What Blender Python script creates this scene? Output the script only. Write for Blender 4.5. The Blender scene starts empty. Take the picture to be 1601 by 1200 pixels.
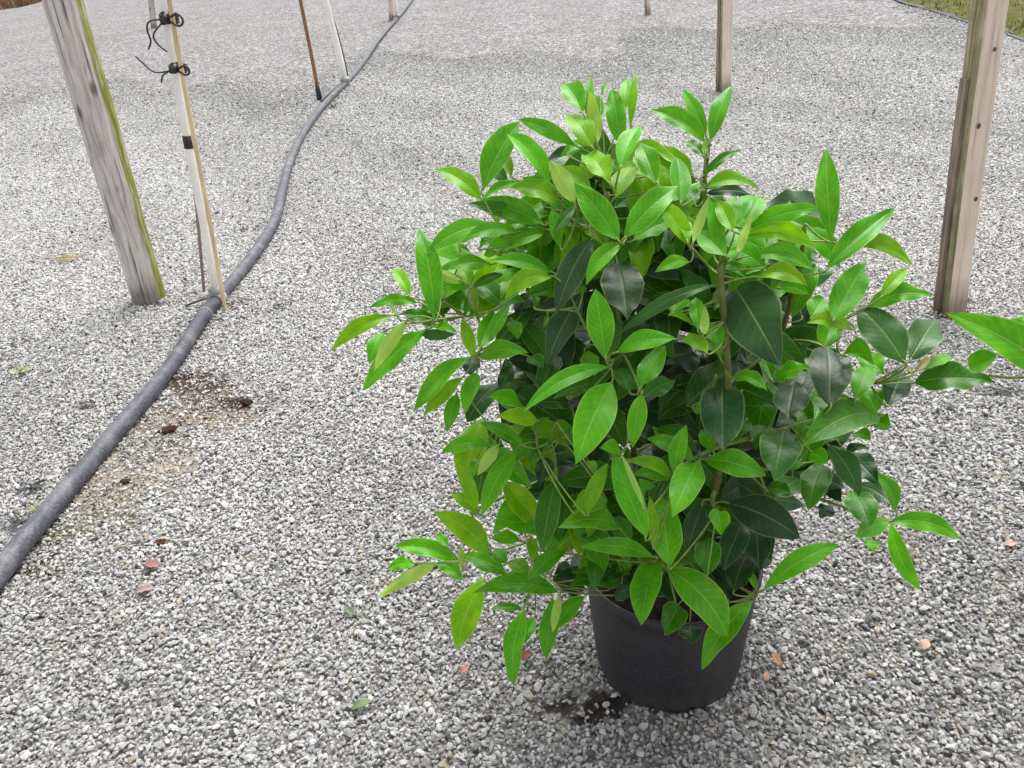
import bpy, bmesh, math, random
import numpy as np
from mathutils import Vector, Matrix

R = math.radians
rng = random.Random(7)
nrng = np.random.default_rng(11)
scene = bpy.context.scene
COL = scene.collection

# ------------------------------------------------------------------ camera
PITCH, ROLL, CAMH = R(31.0), R(5.2), 1.32
FPX, CX, CY = 1209.0, 800.5, 600.0          # focal length and centre in photo pixels
F = Vector((0, math.cos(PITCH), -math.sin(PITCH)))
R0 = Vector((1, 0, 0)); U0 = R0.cross(F)
RV = math.cos(ROLL) * R0 - math.sin(ROLL) * U0
UV = math.cos(ROLL) * U0 + math.sin(ROLL) * R0
CAM = Vector((0, 0, CAMH))
cd = bpy.data.cameras.new('camera'); cam = bpy.data.objects.new('camera', cd); COL.objects.link(cam)
cam.matrix_world = Matrix(((RV.x, UV.x, -F.x, 0), (RV.y, UV.y, -F.y, 0), (RV.z, UV.z, -F.z, CAMH), (0, 0, 0, 1)))
cd.sensor_width = 36; cd.lens = 36 * FPX / 1601; cd.clip_start = 0.02; cd.clip_end = 500
scene.camera = cam

# ------------------------------------------------------------------ sky, sun, exposure
w = bpy.data.worlds.new('World'); scene.world = w; w.use_nodes = True
wn = w.node_tree; bgn = wn.nodes['Background']
sky = wn.nodes.new('ShaderNodeTexSky'); sky.sky_type = 'NISHITA'; sky.sun_disc = False
SUN_EL, SUN_AZ = R(60), R(25)               # azimuth clockwise from +Y (away from the camera)
sky.sun_elevation = SUN_EL; sky.sun_rotation = SUN_AZ
sky.air_density = 1.0; sky.dust_density = 4.0; sky.ozone_density = 1.0
hs = wn.nodes.new('ShaderNodeHueSaturation'); hs.inputs['Saturation'].default_value = 0.12   # cloud cover: neutral sky
hs.inputs['Value'].default_value = 1.0
wn.links.new(sky.outputs[0], hs.inputs['Color']); wn.links.new(hs.outputs[0], bgn.inputs[0])
bgn.inputs[1].default_value = 0.15
sd = bpy.data.lights.new('sun', 'SUN'); sun = bpy.data.objects.new('sun', sd); COL.objects.link(sun)
sd.energy = 1.5; sd.angle = R(35); sd.color = (1, 0.985, 0.96)
sdir = Vector((math.sin(SUN_AZ) * math.cos(SUN_EL), math.cos(SUN_AZ) * math.cos(SUN_EL), math.sin(SUN_EL)))
sun.rotation_euler = sdir.to_track_quat('Z', 'Y').to_euler(); sun.location = sdir * 20
vs = scene.view_settings; vs.view_transform = 'Standard'; vs.look = 'None'; vs.exposure = 0.95; vs.gamma = 1
try: vs.use_curve_mapping = False
except Exception: pass
scene.cycles.max_bounces = 6; scene.cycles.diffuse_bounces = 3; scene.cycles.glossy_bounces = 3; scene.cycles.transmission_bounces = 3

# ------------------------------------------------------------------ photo pixel -> place
def ray(px, py): return (F + RV * ((px - CX) / FPX) - UV * ((py - CY) / FPX))
def gnd(px, py, z=0.0):
    d = ray(px, py); return CAM + d * ((z - CAMH) / d.z)
def on_y(px, py, y):
    d = ray(px, py); return CAM + d * (y / d.y)
def at(px, py, depth): return CAM + ray(px, py) * depth

# ------------------------------------------------------------------ helpers
def tag(o, label=None, cat=None, group=None, kind=None):
    if label: o['label'] = label
    if cat: o['category'] = cat
    if group: o['group'] = group
    if kind: o['kind'] = kind
    return o
def empty(name, loc):
    o = bpy.data.objects.new(name, None); o.location = loc; o.empty_display_size = .05; COL.objects.link(o); return o
def link(name, me, mats, parent=None, smooth=True):
    o = bpy.data.objects.new(name, me); COL.objects.link(o)
    for m in (mats if isinstance(mats, (list, tuple)) else [mats]): me.materials.append(m)
    if smooth: me.polygons.foreach_set('use_smooth', [True] * len(me.polygons))
    if parent:
        o.parent = parent
        root = parent
        off = Vector((0, 0, 0))
        while root: off += root.location; root = root.parent
        me.transform(Matrix.Translation(-off))
    return o
def from_pd(name, verts, faces, mats, parent=None, smooth=True):
    me = bpy.data.meshes.new(name); me.from_pydata([tuple(v) for v in verts], [], faces); me.update()
    return link(name, me, mats, parent, smooth)
def set_origin(o):
    """put a top-level mesh's origin at its own base"""
    me = o.data; n = len(me.vertices)
    co = np.empty(n * 3); me.vertices.foreach_get('co', co); co = co.reshape(-1, 3)
    b = Vector((float(co[:, 0].mean()), float(co[:, 1].mean()), float(co[:, 2].min())))
    me.transform(Matrix.Translation(-b)); o.location = b; return o
def frames(pts):
    out = []; n = len(pts); up = Vector((0, 0, 1)); prev = None
    for i in range(n):
        t = (pts[min(i + 1, n - 1)] - pts[max(i - 1, 0)]).normalized()
        if prev is None:
            a = t.cross(up)
            if a.length < .2: a = t.cross(Vector((1, 0, 0)))
            a.normalize()
        else: a = (prev - t * prev.dot(t)).normalized()
        b = t.cross(a); prev = a; out.append((a, b))
    return out
def tube_data(pts, radii, seg=8, V=None, Fc=None, cap=True, rough=0, flat=1.0):
    V = [] if V is None else V; Fc = [] if Fc is None else Fc
    pts = [Vector(p) for p in pts]; n = len(pts)
    if not isinstance(radii, (list, tuple)): radii = [radii] * n
    fr = frames(pts); s0 = len(V)
    for i, p in enumerate(pts):
        a, b = fr[i]
        for j in range(seg):
            th = 2 * math.pi * j / seg; r = radii[i] * (1 + (rng.uniform(-rough, rough) if rough else 0))
            V.append(p + a * math.cos(th) * r + b * math.sin(th) * r * flat)
    for i in range(n - 1):
        for j in range(seg):
            k = (j + 1) % seg
            Fc.append((s0 + i * seg + j, s0 + i * seg + k, s0 + (i + 1) * seg + k, s0 + (i + 1) * seg + j))
    if cap:
        Fc.append(tuple(s0 + j for j in reversed(range(seg)))); Fc.append(tuple(s0 + (n - 1) * seg + j for j in range(seg)))
    return V, Fc
def smooth_path(P, n=6):
    P = [Vector(p) for p in P]; out = []
    for i in range(len(P) - 1):
        p0 = P[max(i - 1, 0)]; p1 = P[i]; p2 = P[i + 1]; p3 = P[min(i + 2, len(P) - 1)]
        for k in range(n):
            t = k / n
            out.append(.5 * ((2 * p1) + (p2 - p0) * t + (2 * p0 - 5 * p1 + 4 * p2 - p3) * t * t + (3 * p1 - p0 - 3 * p2 + p3) * t ** 3))
    out.append(P[-1]); return out
def tube(name, pts, radii, mat, parent=None, seg=8, **k):
    V, Fc = tube_data(pts, radii, seg, **k); return from_pd(name, V, Fc, mat, parent)

# ------------------------------------------------------------------ materials
class NT:
    def __init__(s, name):
        s.m = bpy.data.materials.new(name); s.m.use_nodes = True; s.t = s.m.node_tree
        s.b = s.t.nodes['Principled BSDF']; s.out = s.t.nodes['Material Output']
    def n(s, typ, **kw):
        x = s.t.nodes.new(typ)
        for k, v in kw.items(): setattr(x, k, v)
        return x
    def l(s, a, b): s.t.links.new(a, b)
    def co(s, kind='Object', scale=(1, 1, 1)):
        c = s.n('ShaderNodeTexCoord'); m = s.n('ShaderNodeMapping'); m.inputs['Scale'].default_value = scale
        s.l(c.outputs[kind], m.inputs[0]); return m.outputs[0]
    def noise(s, vec, scale, detail=4, rough=.55, dist=0):
        x = s.n('ShaderNodeTexNoise'); x.inputs['Scale'].default_value = scale; x.inputs['Detail'].default_value = detail
        x.inputs['Roughness'].default_value = rough; x.inputs['Distortion'].default_value = dist; s.l(vec, x.inputs['Vector']); return x.outputs['Fac']
    def ramp(s, fac, stops):
        x = s.n('ShaderNodeValToRGB'); e = x.color_ramp.elements
        while len(e) < len(stops): e.new(.5)
        for i, (p, c) in enumerate(stops):
            e[i].position = p; e[i].color = tuple(c) + (1,) if len(c) == 3 else c
        s.l(fac, x.inputs[0]); return x.outputs[0]
    def mix(s, fac, a, b, mode='MIX'):
        x = s.n('ShaderNodeMix', data_type='RGBA', blend_type=mode)
        for sock, v in ((x.inputs[0], fac), (x.inputs[6], a), (x.inputs[7], b)):
            if hasattr(v, 'links'): s.l(v, sock)
            elif isinstance(v, (int, float)): sock.default_value = v
            else: sock.default_value = tuple(v) + (1,)
        return x.outputs[2]
    def math(s, op, a, b=0.0, clamp=False):
        x = s.n('ShaderNodeMath', operation=op, use_clamp=clamp)
        for sock, v in ((x.inputs[0], a), (x.inputs[1], b)):
            if hasattr(v, 'links'): s.l(v, sock)
            else: sock.default_value = v
        return x.outputs[0]
    def bump(s, h, strength=.5, dist=.002):
        x = s.n('ShaderNodeBump'); x.inputs['Strength'].default_value = strength; x.inputs['Distance'].default_value = dist
        s.l(h, x.inputs['Height']); s.l(x.outputs[0], s.b.inputs['Normal']); return x
    def base(s, c, rough=.6, spec=.5):
        if hasattr(c, 'links'): s.l(c, s.b.inputs['Base Color'])
        else: s.b.inputs['Base Color'].default_value = tuple(c) + (1,)
        if hasattr(rough, 'links'): s.l(rough, s.b.inputs['Roughness'])
        else: s.b.inputs['Roughness'].default_value = rough
        s.b.inputs['Specular IOR Level'].default_value = spec; return s.m

def plain(name, c, var=.15, scale=60, rough=.6, spec=.5, bump=.3, stretch=(1, 1, 1)):
    m = NT(name); v = m.co(scale=stretch); n = m.noise(v, scale, 5)
    c = np.array(c); col = m.ramp(n, [(.3, tuple(c * (1 - var))), (.7, tuple(np.minimum(c * (1 + var), .95)))])
    m.bump(n, bump, .001); return m.base(col, rough, spec)

def leaf_material():
    m = NT('leaf'); a = m.n('ShaderNodeAttribute', attribute_name='leafcol'); uvn = m.n('ShaderNodeUVMap', uv_map='UVMap')
    sep = m.n('ShaderNodeSeparateXYZ'); m.l(uvn.outputs[0], sep.inputs[0])
    u, v = sep.outputs[0], sep.outputs[1]              # u along the leaf 0..1, v across 0..1 with the midrib at .5
    d = m.math('ABSOLUTE', m.math('SUBTRACT', v, .5))  # 0 at midrib .. .5 at the margin
    obj = m.co('Object')
    # side veins run forward from the midrib
    ph = m.math('ADD', m.math('MULTIPLY', m.math('SUBTRACT', u, m.math('MULTIPLY', d, .38)), 62.0), m.math('MULTIPLY', m.noise(obj, 25, 2), 3.0))
    sv = m.math('SINE', ph)
    svn = m.math('POWER', m.math('MULTIPLY', m.math('ADD', sv, 1.0), .5), 6.0)
    mid = m.math('SUBTRACT', 1.0, m.math('MULTIPLY', d, 38.0), True)
    midw = m.math('SUBTRACT', 1.0, m.math('MULTIPLY', d, 14.0), True)
    edge = m.math('MULTIPLY', m.math('SUBTRACT', d, .462), 45.0, True)
    n1 = m.noise(obj, 38, 4); n2 = m.noise(obj, 260, 3)
    vein = m.mix(.5, a.outputs[0], (.55, .68, .22))
    dull = m.mix(1.0, a.outputs[0], m.ramp(n1, [(.3, (.78, .80, .80)), (.7, (1.16, 1.10, 1.0))]), 'MULTIPLY')
    sepc = m.n('ShaderNodeSeparateColor'); m.l(a.outputs[0], sepc.inputs[0])
    young = m.math('MULTIPLY', m.math('SUBTRACT', sepc.outputs[1], .08), 5.0, True)      # 0 old dark leaves .. 1 young bright ones
    blot = m.ramp(m.noise(obj, 55, 3, .5), [(.42, (0, 0, 0)), (.68, (1, 1, 1))])
    yel = m.mix(1.0, dull, (1.75, 1.22, .9), 'MULTIPLY')
    dull = m.mix(m.math('MULTIPLY', blot, m.math('MULTIPLY', young, .55)), dull, yel)
    c1 = m.mix(m.math('MULTIPLY', svn, m.math('ADD', .035, m.math('MULTIPLY', young, .10))), dull, vein)
    c2 = m.mix(m.math('MULTIPLY', mid, m.math('ADD', .45, m.math('MULTIPLY', young, .3))), c1, vein)
    c3 = m.mix(m.math('MULTIPLY', edge, m.math('ADD', .35, m.math('MULTIPLY', young, .45))), c2, vein)
    spot = m.math('MULTIPLY', m.ramp(m.noise(obj, 95, 3, .6), [(.735, (0, 0, 0)), (.76, (1, 1, 1))]), .75)
    c3 = m.mix(spot, c3, (.10, .075, .03))
    geo = m.n('ShaderNodeNewGeometry')
    under = m.mix(.38, c3, (.30, .42, .12))
    c4 = m.mix(geo.outputs['Backfacing'], c3, under)
    m.base(c4, m.math('ADD', m.math('MULTIPLY', n1, .16), m.math('ADD', .27, m.math('MULTIPLY', geo.outputs['Backfacing'], .3))), .27)
    h = m.math('ADD', m.math('MULTIPLY', svn, -.35), m.math('ADD', m.math('MULTIPLY', midw, -1.6), m.math('MULTIPLY', n2, .25)))
    h = m.math('ADD', h, m.math('MULTIPLY', n1, 3.5))
    m.bump(h, .35, .0006)
    tr = m.n('ShaderNodeBsdfTranslucent'); tc = m.mix(1.0, c4, (1.25, 1.15, .45), 'MULTIPLY'); m.l(tc, tr.inputs[0])
    ms = m.n('ShaderNodeMixShader'); m.l(a.outputs['Alpha'], ms.inputs[0]); m.l(m.b.outputs[0], ms.inputs[1]); m.l(tr.outputs[0], ms.inputs[2])
    m.l(ms.outputs[0], m.out.inputs[0]); return m.m

def wood_material(name, dark, light, grain=(30, 30, 1.6), crack=.5, green=0.0, rough=.85, knots=False):
    m = NT(name); v = m.co(scale=grain); n = m.noise(v, 3.2, 8, .65, .4)
    v2 = m.co(scale=(grain[0] * 2, grain[1] * 2, grain[2] * .7)); n2 = m.noise(v2, 2.2, 5, .6, .3)
    v3 = m.co(); n3 = m.noise(v3, 7, 4)
    col = m.ramp(n, [(.38, dark), (.5, tuple((np.array(dark) + np.array(light)) * .55)), (.62, light)])
    cr = m.ramp(n2, [(.33, (1, 1, 1)), (.42, (0, 0, 0))])
    col = m.mix(m.math('MULTIPLY', cr, crack), col, (.035, .028, .022))
    col = m.mix(m.math('MULTIPLY', m.ramp(n3, [(.45, (0, 0, 0)), (.75, (1, 1, 1))]), .35), col, tuple(np.array(dark) * .7))
    if knots:
        kv = m.n('ShaderNodeTexVoronoi'); kv.inputs['Scale'].default_value = 6; m.l(m.co(scale=(1.6, 1.6, .75)), kv.inputs['Vector'])
        col = m.mix(m.math('MULTIPLY', m.ramp(kv.outputs['Distance'], [(.07, (1, 1, 1)), (.17, (0, 0, 0))]), .75), col, (.07, .055, .045))
    geo = m.n('ShaderNodeNewGeometry'); sp = m.n('ShaderNodeSeparateXYZ'); m.l(geo.outputs['Position'], sp.inputs[0])
    foot = m.math('SUBTRACT', 1.0, m.math('MULTIPLY', m.math('ADD', sp.outputs[2], m.math('MULTIPLY', n3, -.08)), 9.0), True)
    col = m.mix(m.math('MULTIPLY', foot, .6), col, (.07, .055, .03))   # soil-stained, damp foot
    if green: col = m.mix(m.math('MULTIPLY', m.ramp(m.noise(v3, 18, 5), [(.4, (0, 0, 0)), (.62, (1, 1, 1))]), green), col, (.14, .16, .04))
    m.bump(m.math('SUBTRACT', n, m.math('MULTIPLY', cr, .8)), .8, .004); return m.base(col, rough, .25)

def stone_material():
    m = NT('gravel_stone'); a = m.n('ShaderNodeAttribute', attribute_name='tint'); a.attribute_type = 'INSTANCER'
    v = m.co('Object'); n = m.noise(v, 1.6, 4, .6); n2 = m.noise(v, 7, 3)
    col = m.mix(1.0, a.outputs[0], m.ramp(n, [(.3, (.76, .76, .77)), (.7, (1.15, 1.15, 1.14))]), 'MULTIPLY')
    col = m.mix(m.math('MULTIPLY', m.ramp(n2, [(.55, (0, 0, 0)), (.7, (1, 1, 1))]), .25), col, (.62, .62, .61))
    m.bump(n2, .5, .15); return m.base(col, .62, .35)

def ground_material():
    m = NT('gravel_ground'); a = m.n('ShaderNodeAttribute', attribute_name='patch')
    v = m.co('Object')
    vo = m.n('ShaderNodeTexVoronoi'); vo.inputs['Scale'].default_value = 95; m.l(v, vo.inputs['Vector'])
    vb = m.n('ShaderNodeTexVoronoi'); vb.inputs['Scale'].default_value = 48; m.l(v, vb.inputs['Vector'])
    vbl = m.n('ShaderNodeTexVoronoi'); vbl.inputs['Scale'].default_value = 26; m.l(v, vbl.inputs['Vector'])
    s1 = m.n('ShaderNodeSeparateColor'); m.l(vo.outputs['Color'], s1.inputs[0])
    s2 = m.n('ShaderNodeSeparateColor'); m.l(vb.outputs['Color'], s2.inputs[0])
    s3 = m.n('ShaderNodeSeparateColor'); m.l(vbl.outputs['Color'], s3.inputs[0])
    fac = m.math('ADD', m.math('MULTIPLY', s1.outputs[0], .45), m.math('ADD', m.math('MULTIPLY', s2.outputs[0], .32), m.math('MULTIPLY', s3.outputs[1], .23)))
    far = m.ramp(fac, [(.15, (.04, .038, .038)), (.42, (.14, .136, .135)), (.62, (.275, .268, .265)), (.88, (.62, .605, .60))])
    brd = m.noise(v, 1.1, 5, .6)
    far = m.mix(1.0, far, m.ramp(brd, [(.3, (.86, .85, .84)), (.7, (1.06, 1.06, 1.06))]), 'MULTIPLY')
    near = m.ramp(m.noise(v, 140, 5, .7), [(.3, (.10, .095, .09)), (.7, (.38, .365, .345))])
    sp = m.n('ShaderNodeSeparateXYZ'); m.l(v, sp.inputs[0])
    k = m.math('MULTIPLY', m.math('SUBTRACT', sp.outputs[1], 3.0), .45, True)
    c = m.mix(k, near, far)
    nn = m.noise(v, 60, 5)
    soil = m.mix(1.0, a.outputs[0], m.ramp(nn, [(.3, (.7, .7, .7)), (.7, (1.2, 1.2, 1.2))]), 'MULTIPLY')
    al = m.ramp(m.math('ADD', a.outputs['Alpha'], m.math('MULTIPLY', m.math('SUBTRACT', m.noise(v, 45, 5, .7), .5), 1.6)), [(.42, (0, 0, 0)), (.58, (1, 1, 1))])
    c = m.mix(m.math('MULTIPLY', al, m.math('MULTIPLY', a.outputs['Alpha'], 2.0, True)), c, soil)
    m.bump(m.math('ADD', vo.outputs['Distance'], m.math('MULTIPLY', nn, .3)), .8, .008); return m.base(c, .9, .2)

M_LEAF = leaf_material()
M_STONE = stone_material()
M_TWIG = plain('green_twig', (.17, .25, .045), .35, 120, .5)
M_STEM = NT('woody_stem'); _v = M_STEM.co(); _n = M_STEM.noise(_v, 90, 5); _sp = M_STEM.n('ShaderNodeSeparateXYZ'); M_STEM.l(_v, _sp.inputs[0])
_g = M_STEM.math('MULTIPLY', M_STEM.math('SUBTRACT', _sp.outputs[2], .45), 3.2, True)      # young wood higher up is still green
_c = M_STEM.mix(_g, M_STEM.ramp(_n, [(.3, (.06, .034, .016)), (.7, (.13, .08, .04))]), M_STEM.ramp(_n, [(.3, (.10, .10, .022)), (.7, (.18, .21, .04))]))
M_STEM.bump(_n, .3, .001); M_STEM = M_STEM.base(_c, .6, .4)
M_POT = NT('black_pot_plastic')
_v = M_POT.co(); _n = M_POT.noise(_v, 9, 5); _s = M_POT.noise(_v, 420, 2)
_c = M_POT.ramp(_n, [(.3, (.015, .015, .019)), (.75, (.024, .024, .029))])
_c = M_POT.mix(M_POT.math('MULTIPLY', M_POT.ramp(_s, [(.60, (0, 0, 0)), (.70, (1, 1, 1))]), .6), _c, (.13, .13, .135))
_sc = M_POT.noise(M_POT.co(scale=(6, 6, 40)), 5, 6, .7, 1.5)
_c = M_POT.mix(M_POT.math('MULTIPLY', M_POT.ramp(_sc, [(.56, (0, 0, 0)), (.66, (1, 1, 1))]), .35), _c, (.09, .09, .095))
_sp = M_POT.n('ShaderNodeSeparateXYZ'); M_POT.l(_v, _sp.inputs[0])
_dust = M_POT.math('MULTIPLY', M_POT.math('SUBTRACT', .07, _sp.outputs[2]), 9.0, True)
_c = M_POT.mix(M_POT.math('MULTIPLY', _dust, M_POT.math('MULTIPLY', M_POT.noise(_v, 30, 5), .55)), _c, (.13, .12, .11))
M_POT.bump(M_POT.noise(_v, 160, 4), .25, .001); M_POT = M_POT.base(_c, .55, .45)
M_SOIL = plain('potting_soil', (.018, .012, .009), .6, 90, .95, .1, 1)
M_POSTGREY = wood_material('weathered_post', (.40, .36, .34), (.70, .655, .63), (26, 26, 1.9), .8, knots=True)
M_MOSS = NT('algae_green'); _v = M_MOSS.co(scale=(30, 30, 3)); _n = M_MOSS.noise(_v, 2.5, 6)
M_MOSS.bump(_n, .5, .002); M_MOSS = M_MOSS.base(M_MOSS.ramp(_n, [(.35, (.17, .19, .05)), (.5, (.26, .28, .06)), (.6, (.42, .40, .28))]), .95, .1)
M_POSTTAN = wood_material('tan_timber', (.66, .53, .44), (.80, .67, .57), (18, 18, .8), .08, .0)
M_POSTSIDE = wood_material('greenish_shaded_timber', (.30, .265, .17), (.50, .45, .32), (22, 22, 1.0), .5, .5)  # greenish side face, with its shade also put into the colour
M_BATTEN = wood_material('dark_batten', (.14, .11, .085), (.36, .29, .23), (25, 25, 1.2), .5)
M_WHITE = plain('white_plastic', (.86, .85, .81), .05, 20, .4)
M_CANE = plain('bamboo_cane', (.66, .52, .31), .25, 20, .5, .4, .3, (1, 1, .3))
M_RUST = plain('rusty_rod', (.27, .13, .075), .5, 70, .85, .2, .5)
M_DARKROD = plain('brown_rod', (.24, .17, .15), .25, 50, .8)
M_BLACK = plain('black_rubber', (.018, .018, .018), .3, 80, .5)
M_GREY = plain('grey_clamp_metal', (.30, .31, .32), .3, 90, .5)
M_WIRE = plain('pale_wire', (.55, .55, .54), .1, 50, .4)
M_PIPE = NT('dusty_polyethylene_pipe'); _v = M_PIPE.co(); _n = M_PIPE.noise(_v, 14, 6, .65); _n2 = M_PIPE.noise(_v, 130, 5)
_c = M_PIPE.ramp(_n, [(.3, (.036, .038, .053)), (.5, (.056, .059, .079)), (.68, (.14, .142, .155))])
_c = M_PIPE.mix(M_PIPE.math('MULTIPLY', M_PIPE.ramp(_n2, [(.48, (0, 0, 0)), (.62, (1, 1, 1))]), .25), _c, (.27, .265, .255))
M_PIPE.bump(_n2, .3, .001); M_PIPE = M_PIPE.base(_c, .55, .4)
M_FABRIC = plain('weed_fabric', (.05, .052, .056), .2, 300, .9, .2)

# ------------------------------------------------------------------ ground: one sheet, fine near the camera
POT = gnd(1043, 1020); POT.z = 0
SOIL = [  # px, py, metres radius x / y, colour, strength, gravel left on it
    (318, 608, .13, .12, (.10, .07, .052), 1, .35), (305, 645, .26, .14, (.27, .225, .17), 1, .4), (372, 628, .09, .05, (.06, .035, .022), 1, .25),
    (290, 592, .10, .07, (.09, .055, .04), 1, .35),
    (205, 740, .20, .17, (.34, .295, .225), 1, .3), (165, 795, .17, .11, (.27, .25, .185), 1, .5), (248, 695, .16, .09, (.30, .285, .245), 1, .45),
    (95, 835, .10, .05, (.15, .145, .055), 1, .6), (60, 890, .10, .05, (.14, .10, .07), .9, .6),
    (140, 636, .05, .03, (.06, .062, .066), 1, .06), (45, 762, .06, .035, (.07, .07, .075), 1, .1), (32, 818, .05, .04, (.07, .07, .075), 1, .1),
    (1560, 616, .08, .018, (.075, .077, .085), 1, .04), (950, 1098, .11, .04, (.025, .014, .010), 1, .25), (238, 477, .10, .03, (.10, .085, .07), 1, .5), (1488, 492, .09, .03, (.10, .085, .07), 1, .5), (345, 478, .12, .06, (.12, .11, .10), .9, .5), (1360, 560, .05, .02, (.08, .08, .085), .8, .4),
    (400, 355, .12, .09, (.11, .11, .115), .8, .5), (430, 480, .1, .08, (.13, .13, .13), .6, .6), (100, 405, .10, .05, (.32, .27, .15), .8, .8),
]
PATCH = []
for (px, py, rx, ry, c, s, g) in SOIL:
    p = gnd(px, py); PATCH.append((p.x, p.y, rx, ry, c, s, g))
_k = nrng.uniform(0, 100, 16)
def wob(x, y):
    return (np.sin(x * 23 + _k[0]) * np.sin(y * 19 + _k[1]) + .7 * np.sin(x * 51 + y * 33 + _k[2]) + .6 * np.sin(y * 67 - x * 41 + _k[3]) + .4 * np.sin(x * 120 + _k[4]) * np.sin(y * 110 + _k[5])) * .22
def relief(x, y):
    """gentle unevenness of the raked gravel bed"""
    near = np.clip((7 - y) / 2, 0, 1)
    return near * .004 * (np.sin(x * 3.1 + _k[6]) * np.sin(y * 2.7 + _k[7]) + .5 * np.sin(x * 7.3 + y * 5 + _k[8])) - .004
xs = np.unique(np.concatenate([np.arange(-3.6, 3.9, .035), -3.6 - np.geomspace(.05, 150, 40), 3.9 + np.geomspace(.05, 150, 40)]))
ys = np.unique(np.concatenate([np.arange(-.5, 6.5, .035), -.5 - np.geomspace(.05, 30, 20), 6.5 + np.geomspace(.05, 220, 60)]))
X, Y = np.meshgrid(xs, ys); Z = relief(X, Y)
nx, ny = len(xs), len(ys)
co = np.stack([X, Y, Z], -1).reshape(-1, 3)
me = bpy.data.meshes.new('ground')
ii = (np.arange(ny - 1)[:, None] * nx + np.arange(nx - 1)[None]).reshape(-1)
quads = np.stack([ii, ii + 1, ii + nx + 1, ii + nx], -1)
me.from_pydata(co.tolist(), [], quads.tolist()); me.update()
pc = np.zeros((len(co), 4)); pc[:, :3] = .1
for (cx, cy, rx, ry, c, s, g) in PATCH:
    dd = ((co[:, 0] - cx) / rx) ** 2 + ((co[:, 1] - cy) / ry) ** 2 + wob(co[:, 0], co[:, 1]) * 2
    mk = np.clip(1.25 - dd, 0, 1) * s
    pc[:, :3] = pc[:, :3] * (1 - mk[:, None]) + np.array(c) * mk[:, None]; pc[:, 3] = np.maximum(pc[:, 3], mk)
at_ = me.color_attributes.new('patch', 'FLOAT_COLOR', 'POINT'); at_.data.foreach_set('color', pc.astype(np.float32).reshape(-1))
tag(link('ground', me, ground_material()), kind='structure')

# ------------------------------------------------------------------ gravel stones (uncountable: one object)
stone_col = bpy.data.collections.new('stone_shapes')   # shapes the scattered stones use; never linked to the scene
for s in range(14):
    bm = bmesh.new(); bmesh.ops.create_icosphere(bm, subdivisions=2, radius=.5)
    planes = []
    for k in range(rng.randint(7, 11)):
        n = Vector((rng.gauss(0, 1), rng.gauss(0, 1), rng.gauss(0, 1))).normalized(); planes.append((n, rng.uniform(.22, .42)))
    for v in bm.verts:
        for n, d in planes:
            e = v.co.dot(n) - d
            if e > 0: v.co -= n * e
        v.co *= 1 + rng.uniform(-.012, .012)
    mm = bpy.data.meshes.new('stone'); bm.to_mesh(mm); bm.free(); mm.materials.append(M_STONE)
    for p in mm.polygons: p.use_smooth = False
    so = bpy.data.objects.new('stone', mm); stone_col.objects.link(so)

def in_view(x, y, margin=90):
    P = np.stack([x, y, np.zeros_like(x)], -1) - np.array(CAM)
    z = P @ np.array(F); u = CX + FPX * (P @ np.array(RV)) / z; v = CY - FPX * (P @ np.array(UV)) / z
    return (z > .2) & (u > -margin) & (u < 1601 + margin) & (v < 1200 + margin * 1.5)
def scatter(x0, x1, y0, y1, step, seed):
    gx, gy = np.meshgrid(np.arange(x0, x1, step), np.arange(y0, y1, step)); g = np.random.default_rng(seed)
    x = (gx + g.uniform(-.6, .6, gx.shape) * step).ravel(); y = (gy + g.uniform(-.6, .6, gx.shape) * step).ravel()
    k = in_view(x, y); x, y = x[k], y[k]
    k = g.uniform(0, 1, len(x)) < np.clip((9.9 - y + .7 * np.sin(x * 1.7 + y) + .5 * np.sin(x * 3.9)) / 4.6, 0, 1); return x[k], y[k]
x, y = scatter(-7, 8, .4, 10.6, .0074, 3)
g = np.random.default_rng(5)
keep = np.ones(len(x)); tintmul = np.ones((len(x), 3)); on_patch = np.zeros(len(x))
for (cx, cy, rx, ry, c, s, gl) in PATCH:
    dd = ((x - cx) / rx) ** 2 + ((y - cy) / ry) ** 2 + wob(x, y) * 2
    mk = np.clip((1.35 - dd) * 1.6, 0, 1); keep = np.minimum(keep, 1 - mk * (1 - gl)); on_patch = np.maximum(on_patch, mk)
# thin random places everywhere
thin = np.sin(x * 5.1 + 1) * np.sin(y * 4.3 + 2) + .6 * np.sin(x * 13 + y * 11) + .4 * np.sin(x * 29 - y * 23)
keep *= np.clip(1.08 - .1 * np.clip(thin, 0, 2), 0, 1)
k = g.uniform(0, 1, len(x)) < keep
_e = [gnd(1385, -8), gnd(1450, 14), gnd(1520, 36), gnd(1600, 62), gnd(1760, 120)]
_ex = np.array([p.x for p in _e]); _ey = np.array([p.y for p in _e]); _o = np.argsort(_ey)
k &= ~((y > _ey.min()) & (x > np.interp(y, _ey[_o], _ex[_o]) + .02))
k &= ((x - POT.x) ** 2 + (y - POT.y) ** 2) > .142 ** 2
x, y, on_patch = x[k], y[k], on_patch[k]
N = len(x); print('stones', N)
size = np.clip(g.lognormal(math.log(.0093), .30, N), .005, .021)
far = np.clip((y - 2) / 6, 0, 1); size *= 1 + .4 * far
scl = np.stack([size * g.uniform(1.0, 1.35, N), size * g.uniform(.75, 1.0, N), size * g.uniform(.5, .8, N)], -1)
rot = np.stack([g.normal(0, .5, N), g.normal(0, .5, N), g.uniform(0, 6.283, N)], -1)
zz = relief(x, y) + scl[:, 2] * .25 + g.uniform(0, .006, N) * (1 - on_patch * .8)
darker = np.clip(1.15 * np.exp(-(((x - .45) / 1.0) ** 2 + ((y - .85) / .8) ** 2)) + .10 * np.sin(x * 2.3 + 1) * np.sin(y * 1.7), 0, 1)   # weight of the darker stone tones around the shrub
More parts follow.
